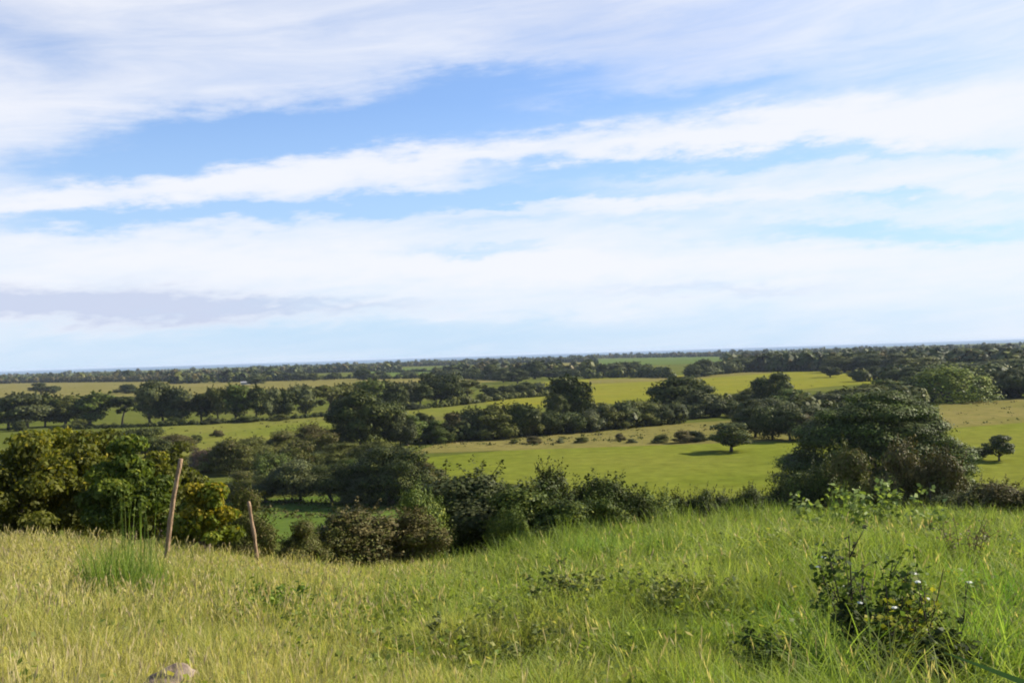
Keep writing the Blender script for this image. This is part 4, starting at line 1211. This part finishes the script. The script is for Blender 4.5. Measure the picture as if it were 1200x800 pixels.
def world():
    w = bpy.data.worlds.new('World'); SC.world = w; w.use_nodes = True
    nt = w.node_tree; N = nt.nodes; L = nt.links; N.clear()
    out = N.new('ShaderNodeOutputWorld'); bg = N.new('ShaderNodeBackground'); bg.inputs['Strength'].default_value = 0.07
    sky = N.new('ShaderNodeTexSky'); sky.sky_type = 'NISHITA'; sky.sun_disc = False
    sky.sun_elevation = R(SUN_EL); sky.sun_rotation = R(SUN_AZ)
    sky.air_density = 1.0; sky.dust_density = 0.4; sky.ozone_density = 2.5; sky.altitude = 50

    def M(op, a, b=None, c=None, clamp=False):
        n = N.new('ShaderNodeMath'); n.operation = op; n.use_clamp = clamp
        for i, v in enumerate((a, b, c)):
            if v is None: continue
            if isinstance(v, (int, float)): n.inputs[i].default_value = v
            else: L.new(v, n.inputs[i])
        return n.outputs[0]

    tc = N.new('ShaderNodeTexCoord'); sp = N.new('ShaderNodeSeparateXYZ'); L.new(tc.outputs['Generated'], sp.inputs[0])
    X, Y, Z = sp.outputs
    az = M('MULTIPLY', M('ARCTAN2', X, Y), 57.2958)
    el = M('MULTIPLY', M('ARCSINE', Z), 57.2958)

    def noise(su, sv, shear, off, detail=6, rough=0.55, dist=0.0):
        cb = N.new('ShaderNodeCombineXYZ')
        L.new(M('MULTIPLY', az, su), cb.inputs[0])
        L.new(M('MULTIPLY', M('SUBTRACT', el, M('MULTIPLY', az, shear)), sv), cb.inputs[1])
        cb.inputs[2].default_value = off
        n = N.new('ShaderNodeTexNoise'); n.inputs['Scale'].default_value = 1; n.inputs['Detail'].default_value = detail
        n.inputs['Roughness'].default_value = rough; n.inputs['Distortion'].default_value = dist
        L.new(cb.outputs[0], n.inputs['Vector'])
        return n.outputs['Fac']

    # wind-drawn edges: the streaks are looked up at a warped place
    nw = noise(0.16, 0.55, 0.06, 3.1, 7, 0.6)
    nw2 = noise(0.10, 0.35, 0.05, 9.7, 6, 0.6)
    nw3 = noise(0.55, 1.9, 0.05, 6.4, 5, 0.6)
    elw = M('ADD', M('ADD', el, M('MULTIPLY', M('SUBTRACT', nw3, 0.5), 1.5)), M('MULTIPLY', M('SUBTRACT', nw, 0.5), 2.2))
    azw = M('ADD', az, M('MULTIPLY', M('SUBTRACT', nw2, 0.5), 9.0))

    def angles(px, py):
        d = ray(px, py)
        return math.degrees(math.atan2(d[0], d[1])), math.degrees(math.asin(d[2] / math.sqrt(sum(q * q for q in d))))

    def streaks(lst):
        tot = None
        for (x0, y0, x1, y1, th, amp) in lst:
            a0, e0 = angles(x0, y0); a1, e1 = angles(x1, y1)
            ac, ec = (a0 + a1) / 2, (e0 + e1) / 2
            half = abs(a1 - a0) / 2; sl = (e1 - e0) / (a1 - a0); t = th / 22.5
            du = M('MULTIPLY', M('SUBTRACT', azw, ac), 1 / half)
            dv = M('MULTIPLY', M('SUBTRACT', M('SUBTRACT', elw, ec), M('MULTIPLY', M('SUBTRACT', azw, ac), sl)), 1 / t)
            d2 = M('ADD', M('POWER', M('ABSOLUTE', du), 3.0), M('MULTIPLY', dv, dv))
            e = M('MULTIPLY', M('EXPONENT', M('MULTIPLY', d2, -1)), amp)
            tot = e if tot is None else M('ADD', tot, e)
        return tot

    blue = streaks([
        (70, 196, 560, 108, 30, 1.0), (330, 165, 960, 100, 26, 1.0), (480, 100, 720, 85, 18, 0.5), (30, 205, 260, 195, 20, 0.5),
        (-80, 264, 420, 243, 13, 1.0), (330, 245, 720, 210, 13, 0.9), (560, 200, 930, 182, 12, 0.85), (880, 184, 1130, 172, 9, 0.6), (1130, 178, 1220, 176, 6, 0.5),
        (470, 292, 660, 290, 9, 0.6), (480, 262, 700, 250, 8, 0.3), (120, 150, 420, 165, 22, 0.4), (860, 266, 1260, 272, 12, 0.8), (520, 236, 850, 216, 9, 0.6), (860, 245, 1260, 225, 9, 0.35), (980, 236, 1090, 228, 7, 0.5), (700, 262, 860, 250, 9, 0.3),
        (-60, 425, 640, 408, 30, 0.42), (-60, 400, 700, 385, 16, 0.25), (500, 408, 1260, 388, 24, 0.36), (-60, 385, 900, 372, 12, 0.2), (-60, 30, 90, 60, 50, 0.22), (560, 30, 900, 30, 40, 0.1)])
    white = streaks([(-60, 246, 330, 210, 17, 0.5), (220, 205, 700, 165, 20, 0.5), (620, 160, 1260, 120, 28, 0.55), (540, 240, 1260, 215, 16, 0.25), (-60, 300, 1260, 300, 22, 0.4), (-160, 352, 320, 362, 22, 0.55), (-80, 120, 160, 140, 40, 0.25)])
    grey = streaks([(-160, 352, 300, 362, 17, 1.5), (200, 358, 500, 357, 7, 0.7), (700, 345, 960, 338, 5, 0.35), (-60, 0, 120, 60, 60, 0.35), (560, 20, 900, 50, 50, 0.4)])
    wisp = M('MULTIPLY', M('SUBTRACT', noise(0.11, 0.75, 0.09, 1.3, 9, 0.62, 0.5), 0.5), 0.85)
    wisp2 = M('MULTIPLY', M('SUBTRACT', noise(0.035, 0.16, 0.07, 5.5, 6, 0.55), 0.5), 0.5)
    dens = M('ADD', M('SUBTRACT', M('ADD', 0.69, white), M('MULTIPLY', blue, 0.92)), M('ADD', wisp, wisp2))
    # cloud cover out of view, thinned overhead and behind to weaken the fill light
    high = N.new('ShaderNodeMapRange'); high.inputs['From Min'].default_value = 20; high.inputs['From Max'].default_value = 38
    high.inputs['To Min'].default_value = 0; high.inputs['To Max'].default_value = 0.70
    L.new(el, high.inputs['Value'])
    side = N.new('ShaderNodeMapRange'); side.inputs['From Min'].default_value = 45; side.inputs['From Max'].default_value = 85
    side.inputs['To Min'].default_value = 0; side.inputs['To Max'].default_value = 0.5
    L.new(M('ABSOLUTE', az), side.inputs['Value'])
    dens = M('SUBTRACT', dens, M('MAXIMUM', high.outputs[0], side.outputs[0]))
    mr = N.new('ShaderNodeMapRange'); mr.interpolation_type = 'SMOOTHSTEP'
    mr.inputs['From Min'].default_value = -0.12; mr.inputs['From Max'].default_value = 1.14
    L.new(dens, mr.inputs['Value'])
    fac = M('MULTIPLY', mr.outputs[0], 0.94)

    grade = N.new('ShaderNodeMix'); grade.data_type = 'RGBA'; grade.blend_type = 'MULTIPLY'; grade.inputs[0].default_value = 1
    L.new(sky.outputs[0], grade.inputs[6]); grade.inputs[7].default_value = SKY_TINT
    lowf = N.new('ShaderNodeMapRange'); lowf.inputs['From Min'].default_value = 1.0; lowf.inputs['From Max'].default_value = 13.0
    lowf.inputs['To Min'].default_value = 0.85; lowf.inputs['To Max'].default_value = 0.15
    L.new(el, lowf.inputs['Value'])
    lowm = N.new('ShaderNodeMix'); lowm.data_type = 'RGBA'
    L.new(lowf.outputs[0], lowm.inputs[0]); L.new(grade.outputs[2], lowm.inputs[6]); lowm.inputs[7].default_value = (3.7, 5.1, 6.7, 1)
    cc = N.new('ShaderNodeMix'); cc.data_type = 'RGBA'
    cc.inputs[6].default_value = CLOUD_WHITE; cc.inputs[7].default_value = CLOUD_GREY
    L.new(M('MULTIPLY', grey, 1.0, clamp=True), cc.inputs[0])
    mx = N.new('ShaderNodeMix'); mx.data_type = 'RGBA'
    L.new(fac, mx.inputs[0]); L.new(lowm.outputs[2], mx.inputs[6]); L.new(cc.outputs[2], mx.inputs[7])
    L.new(mx.outputs[2], bg.inputs['Color']); L.new(bg.outputs[0], out.inputs[0])
    try:
        w.cycles.sampling_method = 'MANUAL'; w.cycles.sample_map_resolution = 512
    except Exception:
        pass


SKY_TINT = (0.80, 0.93, 1.20, 1)
CLOUD_WHITE = (6.25, 6.35, 6.75, 1)
CLOUD_GREY = (4.2, 4.6, 5.8, 1)
world()

sl = bpy.data.lights.new('sun', 'SUN'); sl.energy = 5.0; sl.angle = R(0.53); sl.color = (1.0, 0.91, 0.76)
so = bpy.data.objects.new('sun', sl); COL.objects.link(so)
sd = Vector((math.sin(R(SUN_AZ)) * math.cos(R(SUN_EL)), math.cos(R(SUN_AZ)) * math.cos(R(SUN_EL)), math.sin(R(SUN_EL))))
so.rotation_euler = sd.to_track_quat('Z', 'Y').to_euler(); so.location = (0, 0, 60)

cam = bpy.data.cameras.new('camera'); co = bpy.data.objects.new('camera', cam); COL.objects.link(co)
cam.sensor_width = 36.0; cam.lens = 36.0 * F / 1200.0; cam.clip_start = 0.1; cam.clip_end = 100000
fw = Vector((0, math.cos(PITCH), math.sin(PITCH)))
up0 = Vector((0, -math.sin(PITCH), math.cos(PITCH))); rt0 = Vector((1, 0, 0))
rt = rt0 * math.cos(ROLL) - up0 * math.sin(ROLL)
up = rt0 * math.sin(ROLL) + up0 * math.cos(ROLL)
co.matrix_world = Matrix(((rt.x, up.x, -fw.x, 0), (rt.y, up.y, -fw.y, 0), (rt.z, up.z, -fw.z, EYE), (0, 0, 0, 1)))
SC.camera = co

SC.view_settings.view_transform = 'Standard'; SC.view_settings.look = 'None'
SC.view_settings.exposure = 1.1; SC.view_settings.gamma = 1.0; SC.view_settings.use_curve_mapping = False
SC.cycles.max_bounces = 6; SC.cycles.transparent_max_bounces = 4; SC.cycles.transmission_bounces = 3
SC.cycles.filter_width = 1.9
